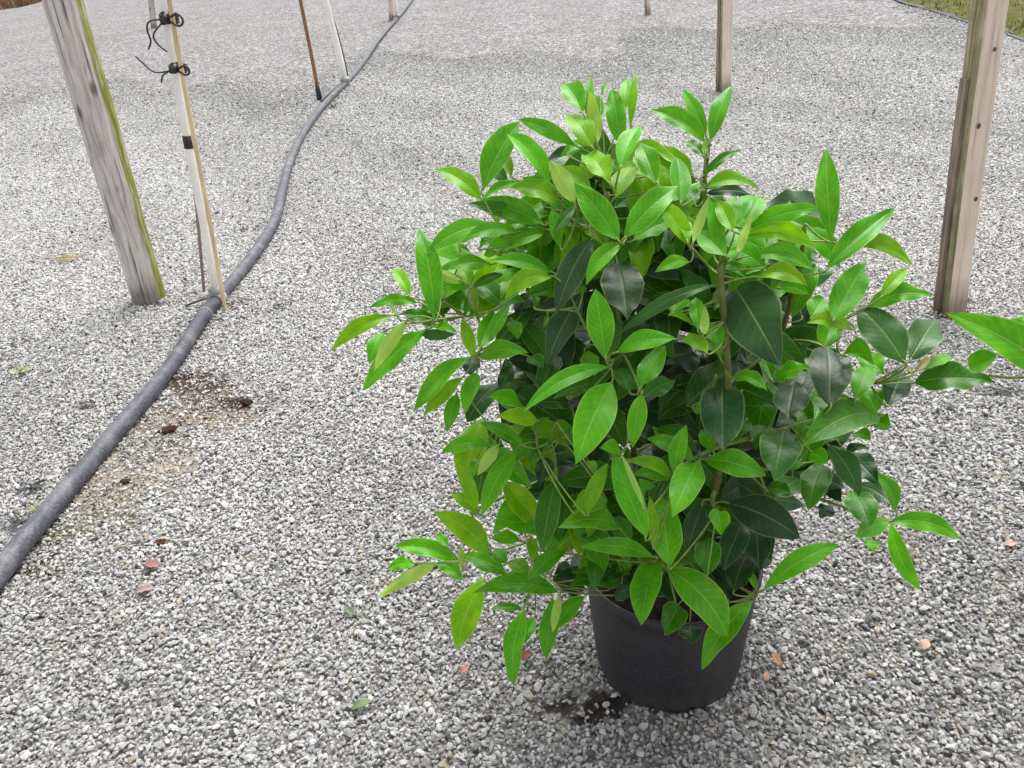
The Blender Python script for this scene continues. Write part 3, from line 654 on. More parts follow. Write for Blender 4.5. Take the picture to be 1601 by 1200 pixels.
# bx by tx ty width class [bend] [lift towards camera in cm]   (numbers in the enlarged crop given by origin and scale)
DATA = {
(500, 100, 4.0): """
1010 845 712 655 112 y|1020 790 1250 360 150 b|1430 735 1165 435 135 b|1490 850 1185 775 120 y 12|1600 510 1240 345 95 b
1400 1000 1010 850 130 b 10 -2|1410 1030 925 870 100 m|1240 735 1010 850 70 b|1110 1000 665 1190 125 b 60|1240 1050 870 1120 90 b 30
1175 745 1080 640 80 m|1200 700 1130 560 90 y 0 -3|1110 1010 1080 860 60 y 0 -4|1340 900 1440 1010 60 y 0 -6|1510 1150 1450 900 80 b 0 -2""",
(800, 100, 4.0): """
445 310 320 120 125 b|505 520 340 310 150 y|475 330 495 75 66 b|535 500 490 165 85 u|560 340 510 185 85 b 0 -3|560 190 600 120 40 b 0 -3
690 515 630 155 120 b|705 450 658 150 50 u|700 300 725 90 80 b 0 -3|742 395 780 45 52 y|680 650 805 385 130 b 0 3|905 750 800 490 135 b|1130 700 890 530 110 y 20 -5
610 660 545 380 75 m|610 745 450 570 150 y 0 2|650 830 770 640 130 y|395 870 240 600 115 u 0 4|495 780 310 640 90 y|670 1105 390 740 165 b 0 5|700 1090 1040 760 165 b 0 4
765 1100 1015 970 120 b|1060 870 1030 580 130 b|1212 485 870 285 110 b|1217 455 1070 155 88 b|1240 490 1375 135 108 b 0 1|1200 575 1090 480 70 m|1210 565 1215 460 42 u
1200 700 1440 540 55 m 20|1200 775 1555 795 90 y 75|1200 790 1380 720 70 m|1215 810 1500 815 60 d 20 -4|1110 1135 870 840 120 y 0 4|1130 1125 1240 820 60 u 0 5|1100 1110 1060 950 70 y 0 4
1300 1160 1240 840 95 b 0 1|1385 1050 1290 850 105 y 0 2|1390 1020 1490 820 105 b|1470 1010 1560 830 130 b|1410 1190 1510 925 50 u 0 5|400 890 255 1070 60 m|360 560 420 500 90 b 0 -5
480 970 230 1010 120 m 0 -3|540 700 420 640 110 y 0 -4|900 930 1090 800 110 m 0 -5|760 820 640 900 110 m 0 -4|1150 880 1090 760 90 m 0 -5|830 690 780 560 90 y 0 -5""",
(1100, 200, 3.196): """
640 555 615 100 112 b|615 705 955 400 118 b|655 575 1055 695 85 y 70|225 495 580 395 95 b|205 535 562 602 85 y 55|240 645 555 715 90 b 45|270 745 520 790 85 y 45 2|380 800 530 832 60 b 20
650 960 815 670 150 b|740 1005 515 975 85 y 45 2|600 1090 660 950 120 b|885 845 1015 705 66 y|815 895 1150 840 95 b 35|1005 1175 765 885 160 e 0 4|1030 1160 1160 955 140 e 0 2
145 780 385 1185 255 d 20 6|490 945 470 740 110 d 0 -5|540 950 600 850 110 b 0 -2|110 640 -30 520 120 b 0 2|300 690 120 610 120 b 0 -2|60 900 150 780 90 m 0 -5""",
(500, 350, 4.0): """
715 595 620 25 150 b 30 3|560 445 455 275 80 y|610 492 310 525 70 b 38|495 585 430 495 22 u|455 575 65 800 90 y 45|550 600 340 920 85 u 25 3|665 655 265 1045 130 b|400 680 310 880 90 b 0 -1
720 625 500 560 90 m 15|890 365 670 270 66 u|950 390 710 415 58 b 15|940 385 880 270 100 y 0 -2|1070 250 800 280 100 b 20|1450 305 1060 230 95 b 30|1450 335 1155 465 115 y 70 3|945 400 1150 310 60 m
1130 500 1010 370 140 m 0 -2|1240 590 1330 430 115 d 0 -2|1350 520 1345 430 44 m|900 590 940 400 44 m|965 835 890 590 80 y|1000 780 1090 545 125 b|1060 725 1190 500 80 b|1000 835 1305 805 115 b 45
950 825 590 1165 115 b 35 2|890 960 650 1200 95 y|960 830 955 950 105 d 0 -3|980 930 905 1190 115 b|640 690 850 690 70 m -10 -4|1410 925 1175 850 140 d 0 -3|1310 830 1400 900 100 m 0 -3|1200 880 1130 1050 85 e 0 -5
1420 540 1180 640 60 d 10 -4|1430 560 1400 650 32 m|790 600 660 560 60 m 0 -3|1200 600 1240 720 90 b 0 -6|1120 180 1400 60 110 b 0 -3|1160 190 1330 140 80 b 0 -5|800 640 750 600 60 b 0 -3|700 640 860 680 60 b 0 -2
880 200 850 90 40 y 0 -2|1000 150 1130 60 70 b 0 -3|1270 170 1180 60 90 b 0 -5""",
(800, 350, 4.0): """
695 118 465 380 105 b 45 6|660 240 725 600 235 d 0 3|680 225 1170 350 165 d 30 -2|505 80 280 560 150 d 30 3|440 430 215 890 150 d 20 1|590 835 525 405 165 b 0 5|610 830 640 520 110 m 0 2|650 805 1035 720 120 b 40 5
800 1035 960 760 135 b 0 1|605 890 70 1180 105 b 60 6|1285 380 670 690 70 e 35 3|1110 235 895 300 85 b 10 2|1170 665 1150 455 90 b 0 1|1200 695 1210 510 58 u 0 3|1225 805 1065 715 90 y 30 3|1130 625 975 570 60 y 10 1
1310 765 1240 620 110 b 0 0|1315 955 1325 1420 240 d 0 5|1380 960 1600 1040 95 b 30 3|1140 800 930 880 210 d 0 -3|1000 640 840 620 110 d 0 -3|1290 550 1100 430 130 d 0 -5|520 1000 255 1095 110 m 0 -1|740 1050 660 900 120 m 0 -2
820 1085 1025 975 120 m 0 -1|1430 610 1380 480 95 b 0 -4|1330 695 1440 610 95 b 0 -4|1000 560 1110 470 100 b 0 -4|1000 110 1220 205 140 d 0 -5|880 140 1000 120 100 d 0 -6|420 60 620 50 150 d 0 -6|350 640 450 400 130 d 0 -5
460 800 520 950 110 b 0 -3|1560 1000 1400 860 130 d 0 -6|1050 1000 1210 860 150 d 0 -7|1200 300 1500 330 140 d 0 -7|1450 330 1350 250 90 b 0 -3|1480 300 1600 260 110 b 0 -3|360 1100 560 1180 130 d 0 -6|1140 1150 1220 1180 70 b 0 -3
300 820 180 1050 120 e 0 -7|900 1080 620 1180 150 d 0 -6|1100 1040 900 1120 150 d 0 -7|1050 560 1010 420 110 m 0 -6|140 850 -20 980 110 d 0 -7""",
(1101, 450, 3.2): """
630 590 615 290 185 d 0 3|420 645 455 465 150 d 0 0|350 462 535 400 90 b 25 3|340 460 290 335 66 m 0 2|695 335 850 385 75 b 38 1|760 560 830 390 105 b|920 585 990 420 120 d 0 2|1050 475 1450 470 135 m 22 5
1110 400 1240 345 60 b 0 1|1050 430 1128 345 36 o 0 4|1030 425 1000 385 26 o 0 4|880 640 487 795 175 m 45 6|820 665 930 700 95 b 0 1|750 725 832 762 70 b 0 1|400 710 350 965 180 e 0 4|590 882 520 1112 140 m 0 4
620 782 775 1045 105 e 20 4|540 822 620 880 90 b 0 2|710 822 870 980 110 d 0 1|760 990 945 1085 120 d 20 0|740 1020 830 1195 150 m 0 1|955 1120 835 915 75 b 40 2|300 945 80 1060 160 d 0 -2|480 860 430 915 56 b 0 2
130 600 300 380 150 d 0 -7|330 700 200 480 160 d 0 -8|250 900 400 1000 150 d 0 -6|560 950 700 1000 90 d 0 -6|450 900 540 800 110 d 0 -7|210 660 150 770 90 m 0 -3|240 760 320 690 80 m 0 -4|450 560 540 700 110 m 0 -7
680 640 560 540 110 e 0 -6|930 560 1010 480 60 m 0 -2|900 430 780 330 110 b 0 -3|860 620 780 500 110 b 0 -2|700 720 560 800 120 d 0 -5|350 1050 480 960 120 m 0 -5|80 350 20 230 120 b 0 -5|160 140 110 60 120 b 0 -6""",
(850, 600, 4.0): """
425 -12 200 500 235 b 30 7|612 60 555 400 108 b 15 6|800 582 518 480 75 y 35 4|820 590 545 575 105 b 25 3|820 565 893 255 100 b 15 3|945 475 640 340 105 b 20 1|1060 430 985 285 95 b 0 1|972 480 803 832 185 b 0 8|1010 472 1392 575 155 b 0 3
645 960 430 420 150 b -20 7|632 785 482 430 36 u 0 8|690 1010 662 700 62 y 0 8|790 1140 735 700 200 b 0 6|692 1082 230 1022 105 b 45 8|465 905 92 900 165 b 45 6|270 805 400 495 95 y 15 5|195 800 395 720 120 y 0 4|480 425 350 400 100 b 0 3
1020 1205 1035 962 160 m 0 6|1090 790 1110 945 125 b 0 5|1150 745 1605 965 210 d 30 4|1250 850 1120 1170 140 d 0 2|1330 900 1350 1160 150 d 0 0|995 745 900 1030 120 d 0 1|150 545 250 730 110 d 0 -3|600 140 980 330 190 d 0 -3
300 520 360 260 130 d 0 -5|1060 560 1390 740 150 d 0 -1|700 280 960 420 120 m 0 -3|560 690 700 640 110 b 0 -1|870 330 950 500 110 d 0 -6|1280 1050 1180 1230 120 d 0 -2|430 330 330 120 130 d 0 -5|1100 600 900 560 130 d 0 -6
1400 660 1550 690 110 m 0 -2|1300 880 1420 1100 150 d 0 -3|1180 960 1260 1180 140 d 0 -3|1400 1040 1290 1200 130 d 0 -2|900 1100 1010 1290 130 d 0 -3|230 1180 420 1260 140 d 0 -1|480 1130 330 1240 130 e 0 -1|540 1000 430 830 120 m 0 -2|300 1000 380 1180 130 b 0 -1|560 1010 470 1060 100 d 0 -4|880 800 820 960 120 d 0 -5""",
(560, 600, 4.0): """
1240 588 1150 1050 150 m 0 2|990 412 775 822 125 b 20 2|832 382 525 428 95 b 35 1|878 378 745 572 75 u 20 2|745 460 722 580 60 b|742 790 650 500 90 y 10|760 812 575 685 85 y 15|1030 382 760 240 80 b|1120 232 865 205 110 y 15 1
1030 140 808 80 115 b 0 0|820 1062 470 800 155 y 40 3|1012 982 830 965 80 b|1050 920 1112 842 60 b|1092 1112 1080 950 72 y|1200 342 1070 500 115 m|1190 462 1135 640 105 d|1120 310 1000 330 90 m 0 -1|1540 720 1340 770 130 y 0 1
880 -10 680 240 140 e 0 -3|1100 100 940 260 110 e 0 -4|1330 160 1120 120 110 e 0 -4|1260 240 1350 420 110 d 0 -4|1360 520 1240 640 110 d 0 -4|1370 700 1340 520 90 d 0 -3|620 60 555 305 90 b|1480 560 1440 480 60 y 0 2""",
(560, 780, 4.0): """
620 392 222 300 110 b 35 1|350 402 182 440 80 b 15|492 402 115 620 80 u 25 2|500 402 650 510 100 b 15 2|560 300 490 220 60 b 0 -2|652 430 640 295 46 u|930 470 655 350 125 b 20|790 490 620 942 170 y 20 1|1252 582 715 588 130 b 50 3
1080 485 1302 320 105 b|1075 465 950 400 100 b 0 -1|1022 682 825 685 50 m 12|1038 690 975 1172 130 b 30 1|1215 620 1178 1002 115 b 10 2|1265 588 1215 830 58 u 10 3|1412 608 1230 812 105 b 0 1|1100 740 1035 900 80 b 0 -1
1590 500 1325 540 120 m 25 0|1490 315 1470 575 110 m 0 2|1380 450 1220 520 150 d 0 -3|1440 460 1340 360 120 d 0 -4|930 400 830 330 110 b 0 -1|1040 660 1050 620 30 m|1600 330 1400 210 130 m 0 0|1560 560 1590 420 140 d 0 -5""",
(840, 820, 4.0): """
740 205 650 628 190 b 0 5|785 262 1188 702 220 b 40 7|1345 475 1028 908 150 b 30 5|885 500 795 692 160 m 0 3|955 620 965 750 130 d 0 2|1372 412 1312 285 50 b|1200 440 1150 200 170 d 0 -2|520 360 210 300 150 m 20 0|560 300 330 190 150 d 0 -1|700 420 560 260 130 d 0 0|860 480 760 250 150 d 0 0|1100 480 960 280 150 d 0 1|1230 420 1330 180 150 d 0 0|1200 470 1090 300 140 d 0 0|300 400 110 330 150 d 0 -1|1000 300 1180 400 120 d 0 0|480 440 640 400 110 d 0 0""",
(1200, 650, 4.0): """
-25 1085 445 800 130 b 25 5|760 662 1212 778 115 b 55 3|752 665 550 762 125 b 20 2|770 668 955 1088 105 b -50 3|640 770 662 850 90 b 0 0|400 560 330 640 90 d 0 -3|480 230 640 200 60 d 0 -4|350 400 460 540 90 d 0 -5""",
}
CEN = Vector((POT.x + .012, POT.y, .66)); RAD = (.52, .30, .50)
def front(px, py, inset=1.0):
    """where a pixel meets the front of the shrub's rounded volume"""
    d = ray(px, py)
    o_ = CAM - CEN; a_ = sum((d[i] / (RAD[i] * inset)) ** 2 for i in range(3)); b_ = 2 * sum(o_[i] * d[i] / (RAD[i] * inset) ** 2 for i in range(3)); c_ = sum((o_[i] / (RAD[i] * inset)) ** 2 for i in range(3)) - 1
    plane = (CEN.y) / d.y
    # lower parts: keep clear of the pot
    disc = b_ * b_ - 4 * a_ * c_
    if disc <= 0:
        t = -b_ / (2 * a_); return t
    t = (-b_ - math.sqrt(disc)) / (2 * a_); tc = -b_ / (2 * a_)
    return tc + (t - tc) * .85
LEAVES = []
def col_jit(c, k=.14):
    s_ = 1 + rng.uniform(-k, k); h = rng.uniform(-.07, .07); return (c[0] * s_ * (1 + h * 1.3), c[1] * s_, c[2] * s_ * (1 - h))
def leaf_geo(B, T, hw, nrm, sidebend, cls, nl=12):
    """returns verts, faces, uvs for one leaf: B base, T tip, hw half width, nrm upper-side normal"""
    ax = T - B; L = ax.length; ax = ax / L; nrm = (nrm - ax * nrm.dot(ax)).normalized(); s_ = ax.cross(nrm)
    fl = rng.uniform(.18, .62) if cls not in 'de' else rng.uniform(.05, .22); fr = fl * rng.uniform(.6, 1.3)
    if cls in 'by' and rng.random() < .3: fr *= 2.6
    if rng.random() < .5: fl, fr = fr, fl
    arch = rng.uniform(.02, .13) * L; wave = rng.uniform(.05, .24) * hw; wf = rng.uniform(9, 16); wp = rng.uniform(0, 6); tw = rng.uniform(-.3, .3) * (3.5 if rng.random() < .22 else 1)
    cross = (-1, -.72, -.36, 0, .36, .72, 1); V = []; UVs = []; Fc = []
    pk = rng.uniform(.70, .92); qk = rng.uniform(.86, 1.12)
    for i in range(nl + 1):
        t = i / nl; tt = max(0, (t - .02) / .98)
        wd = hw * (tt ** pk) * ((1 - tt) ** qk) / ((.47 ** pk) * (.53 ** qk)) if 0 < tt < 1 else (0.0 if tt >= 1 else .0)
        wd = max(wd * .98, hw * .035 if t < .5 else hw * .01)
        c = B + ax * (L * t) + sidebend * (4 * t * (1 - t)) + nrm * (arch * 4 * t * (1 - t))
        a_ = tw * (t - .3); sv = s_ * math.cos(a_) + nrm * math.sin(a_); nv = nrm * math.cos(a_) - s_ * math.sin(a_)
        for j, q in enumerate(cross):
            h = (fl if q < 0 else fr) * abs(q) * wd * (1 - .35 * abs(q)) + wave * math.sin(t * wf + wp + (1.4 if q > 0 else 0)) * abs(q) ** 2 * (1 if .05 < t < .97 else 0)
            V.append(c + sv * (q * wd) + nv * h); UVs.append((t, .5 + q * .5))
    m_ = len(cross)
    for i in range(nl):
        for j in range(m_ - 1):
            a0 = i * m_ + j; Fc.append((a0, a0 + m_, a0 + m_ + 1, a0 + 1))
    return V, Fc, UVs
UPW = Vector((0, 0, 1))
def add_leaf(B, T, hwpx_m, cls, bendv, traced=True, area=0):
    ax = (T - B).normalized(); view = (CAM - (B + T) / 2).normalized()
    k = rng.uniform(.25, 1.0)
    n = view * 1.0 + UPW * k + Vector((rng.uniform(-.35, .35), rng.uniform(-.2, .2), 0))
    n = (n - ax * n.dot(ax)).normalized()
    side = ax.cross(n); vis = abs((side - view * side.dot(view)).length)
    hw = hwpx_m / max(vis, .72)
    if cls == 'u': n = -n
    V, Fc, UVs = leaf_geo(B, T, hw, n, bendv, cls)
    # make sure faces point along n
    v0, v1, v2 = V[Fc[20][0]], V[Fc[20][1]], V[Fc[20][2]]
    if (v1 - v0).cross(v2 - v0).dot(n) < 0: Fc = [tuple(reversed(f)) for f in Fc]
    c = CLS[cls]; 
    if cls == 'u': c = (.30, .62, .09)
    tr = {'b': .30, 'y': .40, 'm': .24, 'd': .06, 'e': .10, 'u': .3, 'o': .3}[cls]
    return dict(V=V, F=Fc, UV=UVs, col=col_jit(c) + (tr,), area=area, cls=cls, base=B, dir=ax)
def trace(data):
    out = []
    for (ox, oy, sc), txt in data.items():
        for it in txt.replace('\n', '|').split('|'):
            f = it.split()
            if len(f) < 6: continue
            bx, by, tx, ty, wd = [float(q) for q in f[:5]]; cls = f[5]
            bend = float(f[6]) if len(f) > 6 else 0; lift = float(f[7]) / 100 if len(f) > 7 else 0
            bx = ox + bx / sc; by = oy + by / sc; tx = ox + tx / sc; ty = oy + ty / sc; wd /= sc; bend /= sc
            out.append((bx, by, tx, ty, wd, cls, bend, lift))
    return out
def place_leaf(bx, by, tx, ty, wd, cls, bend, lift, depth_fn):
    L = math.hypot(tx - bx, ty - by); mx, my = (bx + tx) / 2, (by + ty) / 2
    dp = depth_fn(mx, my) - lift * 1.0 + {'b': 0, 'y': 0, 'm': .02, 'e': .025, 'd': .035, 'u': -.01, 'o': -.01}[cls]
    if cls == 'd' and lift < 0: dp += .06
    Lm = L / FPX * dp; nominal = max(wd / FPX * dp * 2.7, .055)
    ext = math.sqrt(max(nominal ** 2 - Lm ** 2, 0)) if Lm < nominal else Lm * .18
    ext = min(ext, Lm * 1.0)
    # leaves that point down or outwards reach towards the camera; those pointing up lean away
    sgn = 1 if ty > by - L * .35 else -1
    if cls == 'u': ext *= .15
    B = at(bx, by, dp + sgn * ext / 2); T = at(tx, ty, dp - sgn * ext / 2)
    if B.z < .03: B.z = .03
    if T.z < .03: T.z = .03
    # bend in the picture plane: positive arches upwards
    dx, dy = (tx - bx) / L, (ty - by) / L; nx_, ny_ = -dy, dx
    if ny_ > 0: nx_, ny_ = -nx_, -ny_
    bm_ = bend if bend else abs(dx) * L * .05
    bm_ *= .75
    bv = (RV * nx_ - UV * ny_) * (bm_ / FPX * dp)
    return add_leaf(B, T, wd / 2 / FPX * dp * (1.18 if cls in 'de' else 1.05), cls, bv, area=L * wd * (1 if lift > -.025 else .3))
traced = trace(DATA)
print('traced leaves', len(traced))
def main_depth(px, py):
    t = front(px, py)
    if py > 860: # lower skirt hangs just in front of the pot
        pz = at(px, py, t)
    return t
# more leaves deeper inside, where the photograph shows the crown closed
inner = []
def inside(px, py, e_): return ((px - e_[0]) / e_[2]) ** 2 + ((py - e_[1]) / e_[3]) ** 2 < 1
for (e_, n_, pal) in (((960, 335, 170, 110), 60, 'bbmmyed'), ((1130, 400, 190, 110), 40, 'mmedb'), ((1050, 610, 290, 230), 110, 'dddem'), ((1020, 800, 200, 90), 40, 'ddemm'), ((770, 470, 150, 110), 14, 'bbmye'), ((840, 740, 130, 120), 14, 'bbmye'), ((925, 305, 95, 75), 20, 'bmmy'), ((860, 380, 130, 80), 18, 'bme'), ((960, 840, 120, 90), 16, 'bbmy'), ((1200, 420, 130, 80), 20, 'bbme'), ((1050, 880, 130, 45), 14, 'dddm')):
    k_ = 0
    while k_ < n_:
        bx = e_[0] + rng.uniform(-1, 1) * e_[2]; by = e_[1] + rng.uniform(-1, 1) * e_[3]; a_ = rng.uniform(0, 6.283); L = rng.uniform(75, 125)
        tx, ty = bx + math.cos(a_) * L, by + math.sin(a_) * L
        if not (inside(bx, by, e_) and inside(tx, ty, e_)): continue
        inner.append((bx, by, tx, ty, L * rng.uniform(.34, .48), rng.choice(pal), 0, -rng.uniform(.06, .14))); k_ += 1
LEAVES = [place_leaf(*q, main_depth) for q in traced]
INNER = [place_leaf(*q, main_depth) for q in inner]
# inner foliage, hidden behind the outer leaves: fills the volume
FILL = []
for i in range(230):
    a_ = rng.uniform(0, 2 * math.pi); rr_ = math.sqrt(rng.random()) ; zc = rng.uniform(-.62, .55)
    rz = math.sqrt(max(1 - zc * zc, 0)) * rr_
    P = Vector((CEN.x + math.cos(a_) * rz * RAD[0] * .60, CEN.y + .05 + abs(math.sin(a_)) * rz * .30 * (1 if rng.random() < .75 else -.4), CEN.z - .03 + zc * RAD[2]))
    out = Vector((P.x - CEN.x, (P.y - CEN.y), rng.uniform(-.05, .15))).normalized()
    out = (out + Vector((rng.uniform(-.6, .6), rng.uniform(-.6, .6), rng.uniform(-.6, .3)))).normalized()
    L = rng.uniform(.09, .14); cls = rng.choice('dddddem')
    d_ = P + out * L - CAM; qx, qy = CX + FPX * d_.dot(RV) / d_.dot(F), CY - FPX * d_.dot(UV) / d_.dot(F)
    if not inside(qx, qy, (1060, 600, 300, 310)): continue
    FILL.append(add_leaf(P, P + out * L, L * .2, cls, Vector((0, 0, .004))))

plant = empty('potted_shrub', Vector((POT.x, POT.y, 0)))
tag(plant, 'leafy green shrub in a round black plastic pot standing on the gravel', 'potted shrub')
def leaf_mesh(name, items, parent):
    V = []; Fc = []; UVs = []; C = []
    for it in items:
        b = len(V); V += it['V']; Fc += [tuple(b + q for q in f) for f in it['F']]; UVs += it['UV']; C += [it['col']] * len(it['V'])
    me = bpy.data.meshes.new(name); me.from_pydata([tuple(v) for v in V], [], Fc); me.update()
    ca = me.color_attributes.new('leafcol', 'FLOAT_COLOR', 'POINT'); ca.data.foreach_set('color', np.array(C, dtype=np.float32).ravel())
    ul = me.uv_layers.new(name='UVMap'); li = np.empty(len(me.loops), dtype=np.int32); me.loops.foreach_get('vertex_index', li)
    ul.data.foreach_set('uv', np.array(UVs, dtype=np.float32)[li].ravel())
    return link(name, me, M_LEAF, parent)
order = sorted(LEAVES, key=lambda q: -q['area'])
for it in order[:100]: leaf_mesh('leaf', [it], plant)
tag(leaf_mesh('foliage', order[100:] + INNER + FILL, plant), kind='stuff')

# ------------------------------------------------------------------ stems
def proj(p):
    d = p - CAM; z = d.dot(F); return CX + FPX * d.dot(RV) / z, CY - FPX * d.dot(UV) / z
NODES = [  # shoot tips where leaves gather: px, py
    (930, 330), (1105, 290), (945, 250), (900, 345), (960, 310), (975, 375), (1260, 350), (1245, 430), (1125, 415), (1145, 350), (1080, 385), (800, 380), (680, 500), (740, 560), (745, 490),
    (950, 565), (1005, 620), (1120, 585), (1360, 600), (1330, 640), (1190, 560), (1160, 610), (1090, 715), (1060, 735), (1120, 800), (1015, 880), (1040, 885), (840, 700), (870, 660), (735, 800), (840, 860),
    (720, 880), (880, 925), (1390, 815), (1250, 680), (1225, 730), (1180, 930), (820, 640), (900, 480), (1320, 500), (690, 470), (1200, 350), (870, 300), (760, 660)]
SH = Vector((POT.x, POT.y, .24))
TW = ([], []); WD = ([], [])
skeleton = []
def add_branch(pts, r0, r1, store, rough=0):
    path_ = smooth_path(pts, 5); n = len(path_); rad = [r0 + (r1 - r0) * (i / (n - 1)) ** .8 for i in range(n)]
    tube_data(path_, rad, 7, store[0], store[1]); 
    for i, p in enumerate(path_): skeleton.append((p, rad[i]))
# the main stems, read from the photograph
def dp(px, py, back=.0): return at(px, py, front(px, py) + back)
main_paths = [
    ([SH + Vector((.03, -.02, -.03)), dp(1095, 850, .16), dp(1112, 790, .10), dp(1128, 715, .06), dp(1138, 600, .02), dp(1131, 480, 0), dp(1125, 412, 0)], .0072, .0036),
    ([SH + Vector((-.02, 0, -.03)), dp(1000, 800, .24), dp(985, 640, .16), dp(965, 480, .10), dp(955, 380, .07), dp(950, 300, .05)], .006, .0026),
    ([SH + Vector((-.06, .03, -.03)), dp(960, 800, .28), dp(900, 640, .22), dp(850, 520, .18), dp(800, 380, .10)], .0055, .0026),
    ([SH + Vector((.05, .05, -.03)), dp(1160, 760, .26), dp(1200, 600, .20), dp(1245, 440, .06), dp(1258, 355, .03)], .0055, .0026),
    ([SH + Vector((.02, .06, -.03)), dp(1100, 700, .30), dp(1100, 480, .22), dp(1098, 330, .08), dp(1108, 225, .03)], .007, .0025),
]
for P_, a_, b_ in main_paths: add_branch(P_, a_, b_, WD)
for (px, py) in NODES:
    e_ = dp(px, py, .012); cands = [s_ for s_ in skeleton if s_[0].z < e_.z + .02 and (s_[0] - e_).length > .05]
    if not cands: cands = skeleton
    best = min(cands, key=lambda s_: (s_[0] - e_).length + .3 * abs(s_[0].z - (e_.z - .08)))
    s0 = best[0]; mid = (s0 + e_) / 2 + Vector((rng.uniform(-.01, .01), .015, -.015 if e_.z > s0.z else .02))
    r0 = min(best[1] * .8, .0042); L = (e_ - s0).length
    if L > .45: r0 = max(r0, .004)
    add_branch([s0, mid, e_], r0, .0018, TW)
# petioles
for it in LEAVES:
    B = it['base']; cands = min(skeleton, key=lambda s_: (s_[0] - B).length)
    d_ = (cands[0] - B).length
    end = cands[0] if d_ < .16 else B + ((cands[0] - B).normalized() + Vector((0, .6, -.3))).normalized() * .05
    if d_ > .004:
        m_ = (B + end) / 2 - it['dir'] * .006
        path_ = smooth_path([B + it['dir'] * .006, B - it['dir'] * .004, m_, end], 3)
        tube_data(path_, [.0010] + [.0012] * (len(path_) - 2) + [.0016], 5, TW[0], TW[1])
    if d_ < .16: pass
st = from_pd('stem', WD[0], WD[1], M_STEM, plant)
tw = from_pd('twigs', TW[0], TW[1], M_TWIG, plant)

# ------------------------------------------------------------------ pot
def pot_profile():
    rt_, rb, H = .164, .144, .270
    P_ = [(0, .004), (rb - .03, .004), (rb - .008, .0), (rb, .006), (rb + .002, .02)]
    for k_ in range(1, 9):
        t = k_ / 9; P_.append((rb + .002 + (rt_ - .004 - rb) * t, .02 + (H - .045) * t))
    P_ += [(rt_ - .0035, H - .026), (rt_ + .001, H - .023), (rt_ + .0025, H - .012), (rt_ + .0025, H - .003), (rt_, H), (rt_ - .003, H), (rt_ - .005, H - .004), (rt_ - .007, H - .04), (rt_ - .018, H - .08)]
    return P_
V = []; Fc = []; seg = 96; P_ = pot_profile()
for (r, h) in P_:
    for j in range(seg):
        th = 2 * math.pi * j / seg; V.append((r * math.cos(th), r * math.sin(th), h))
for i in range(len(P_) - 1):
    for j in range(seg):
        k_ = (j + 1) % seg
        th = math.degrees(2 * math.pi * (j + .5) / seg) % 90
        if i in (2, 3) and abs((th - 2) ) < 3.0 : continue     # drainage notches at the foot
        Fc.append((i * seg + j, i * seg + k_, (i + 1) * seg + k_, (i + 1) * seg + j))
me = bpy.data.meshes.new('pot'); me.from_pydata(V, [], Fc); me.materials.append(M_POT); me.update()
bm = bmesh.new(); bm.from_mesh(me); bmesh.ops.remove_doubles(bm, verts=bm.verts, dist=.00005); bm.to_mesh(me); bm.free()
for p in me.polygons: p.use_smooth = True
pot = bpy.data.objects.new('pot', me); COL.objects.link(pot); pot.parent = plant; pot.rotation_euler = (0, 0, R(4))
# compost surface
V = [(0, 0, .212)]; Fc = []; nr = 9; sg = 40
for i in range(1, nr + 1):
    for j in range(sg):
        th = 2 * math.pi * j / sg; r = .150 * i / nr; V.append((r * math.cos(th), r * math.sin(th), .208 + .012 * (1 - i / nr) + rng.uniform(-.004, .004)))
for j in range(sg): Fc.append((0, 1 + j, 1 + (j + 1) % sg))
for i in range(nr - 1):
    for j in range(sg):
        k_ = (j + 1) % sg; Fc.append((1 + i * sg + j, 1 + (i + 1) * sg + j, 1 + (i + 1) * sg + k_, 1 + i * sg + k_))
me = bpy.data.meshes.new('soil'); me.from_pydata(V, [], Fc); me.materials.append(M_SOIL); so = bpy.data.objects.new('soil', me); COL.objects.link(so); so.parent = plant

# ------------------------------------------------------------------ the neighbouring shrub that reaches in from the right
NB = gnd(1960, 840); NB.z = 0
shrub2 = empty('shrub', NB); tag(shrub2, 'neighbouring shrub reaching in at the right edge with a few bright leaves', 'shrub')
def nb_depth(px, py): return 1.28
nd = trace({(1101, 450, 3.2): """
1800 480 1210 125 175 b 0 2|1640 300 1475 185 130 b 0 -3|1760 330 1590 125 120 b 0 -2|1320 385 1470 330 110 b -30 -4|1700 420 1900 300 150 b 0 0|1750 520 1700 760 150 m 0 0|1780 500 1950 560 150 b 0 0""",
})
nl_ = [place_leaf(*q, nb_depth) for q in nd]
J = at(1101 + 1800 / 3.2, 450 + 480 / 3.2, 1.30)
for i in range(70):
    a_ = rng.uniform(0, 6.28); P = Vector((NB.x + math.cos(a_) * rng.uniform(.05, .30), NB.y + math.sin(a_) * rng.uniform(.05, .30), rng.uniform(.25, .95)))
    if proj(P)[0] < 1720: continue
    out = Vector((P.x - NB.x, P.y - NB.y, rng.uniform(-.1, .2))).normalized(); L = rng.uniform(.09, .13)
    if proj(P + out * L)[0] < 1640: continue
    nl_.append(add_leaf(P, P + out * L, L * .2, rng.choice('bbmd'), Vector((0, 0, .004))))
for it in nl_[:4]: leaf_mesh('leaf', [it], shrub2)
tag(leaf_mesh('foliage', nl_[4:], shrub2), kind='stuff')
V, Fc = tube_data(smooth_path([Vector((NB.x, NB.y, .0)), Vector((NB.x - .02, NB.y, .3)), (J + NB) / 2 + Vector((.1, 0, .28)), J], 6), .005, 7)
tube_data(smooth_path([J, at(1601, 590, 1.30), at(1575, 590, 1.305), at(1546, 586, 1.31)], 4), [.0026] * 13, 6, V, Fc)
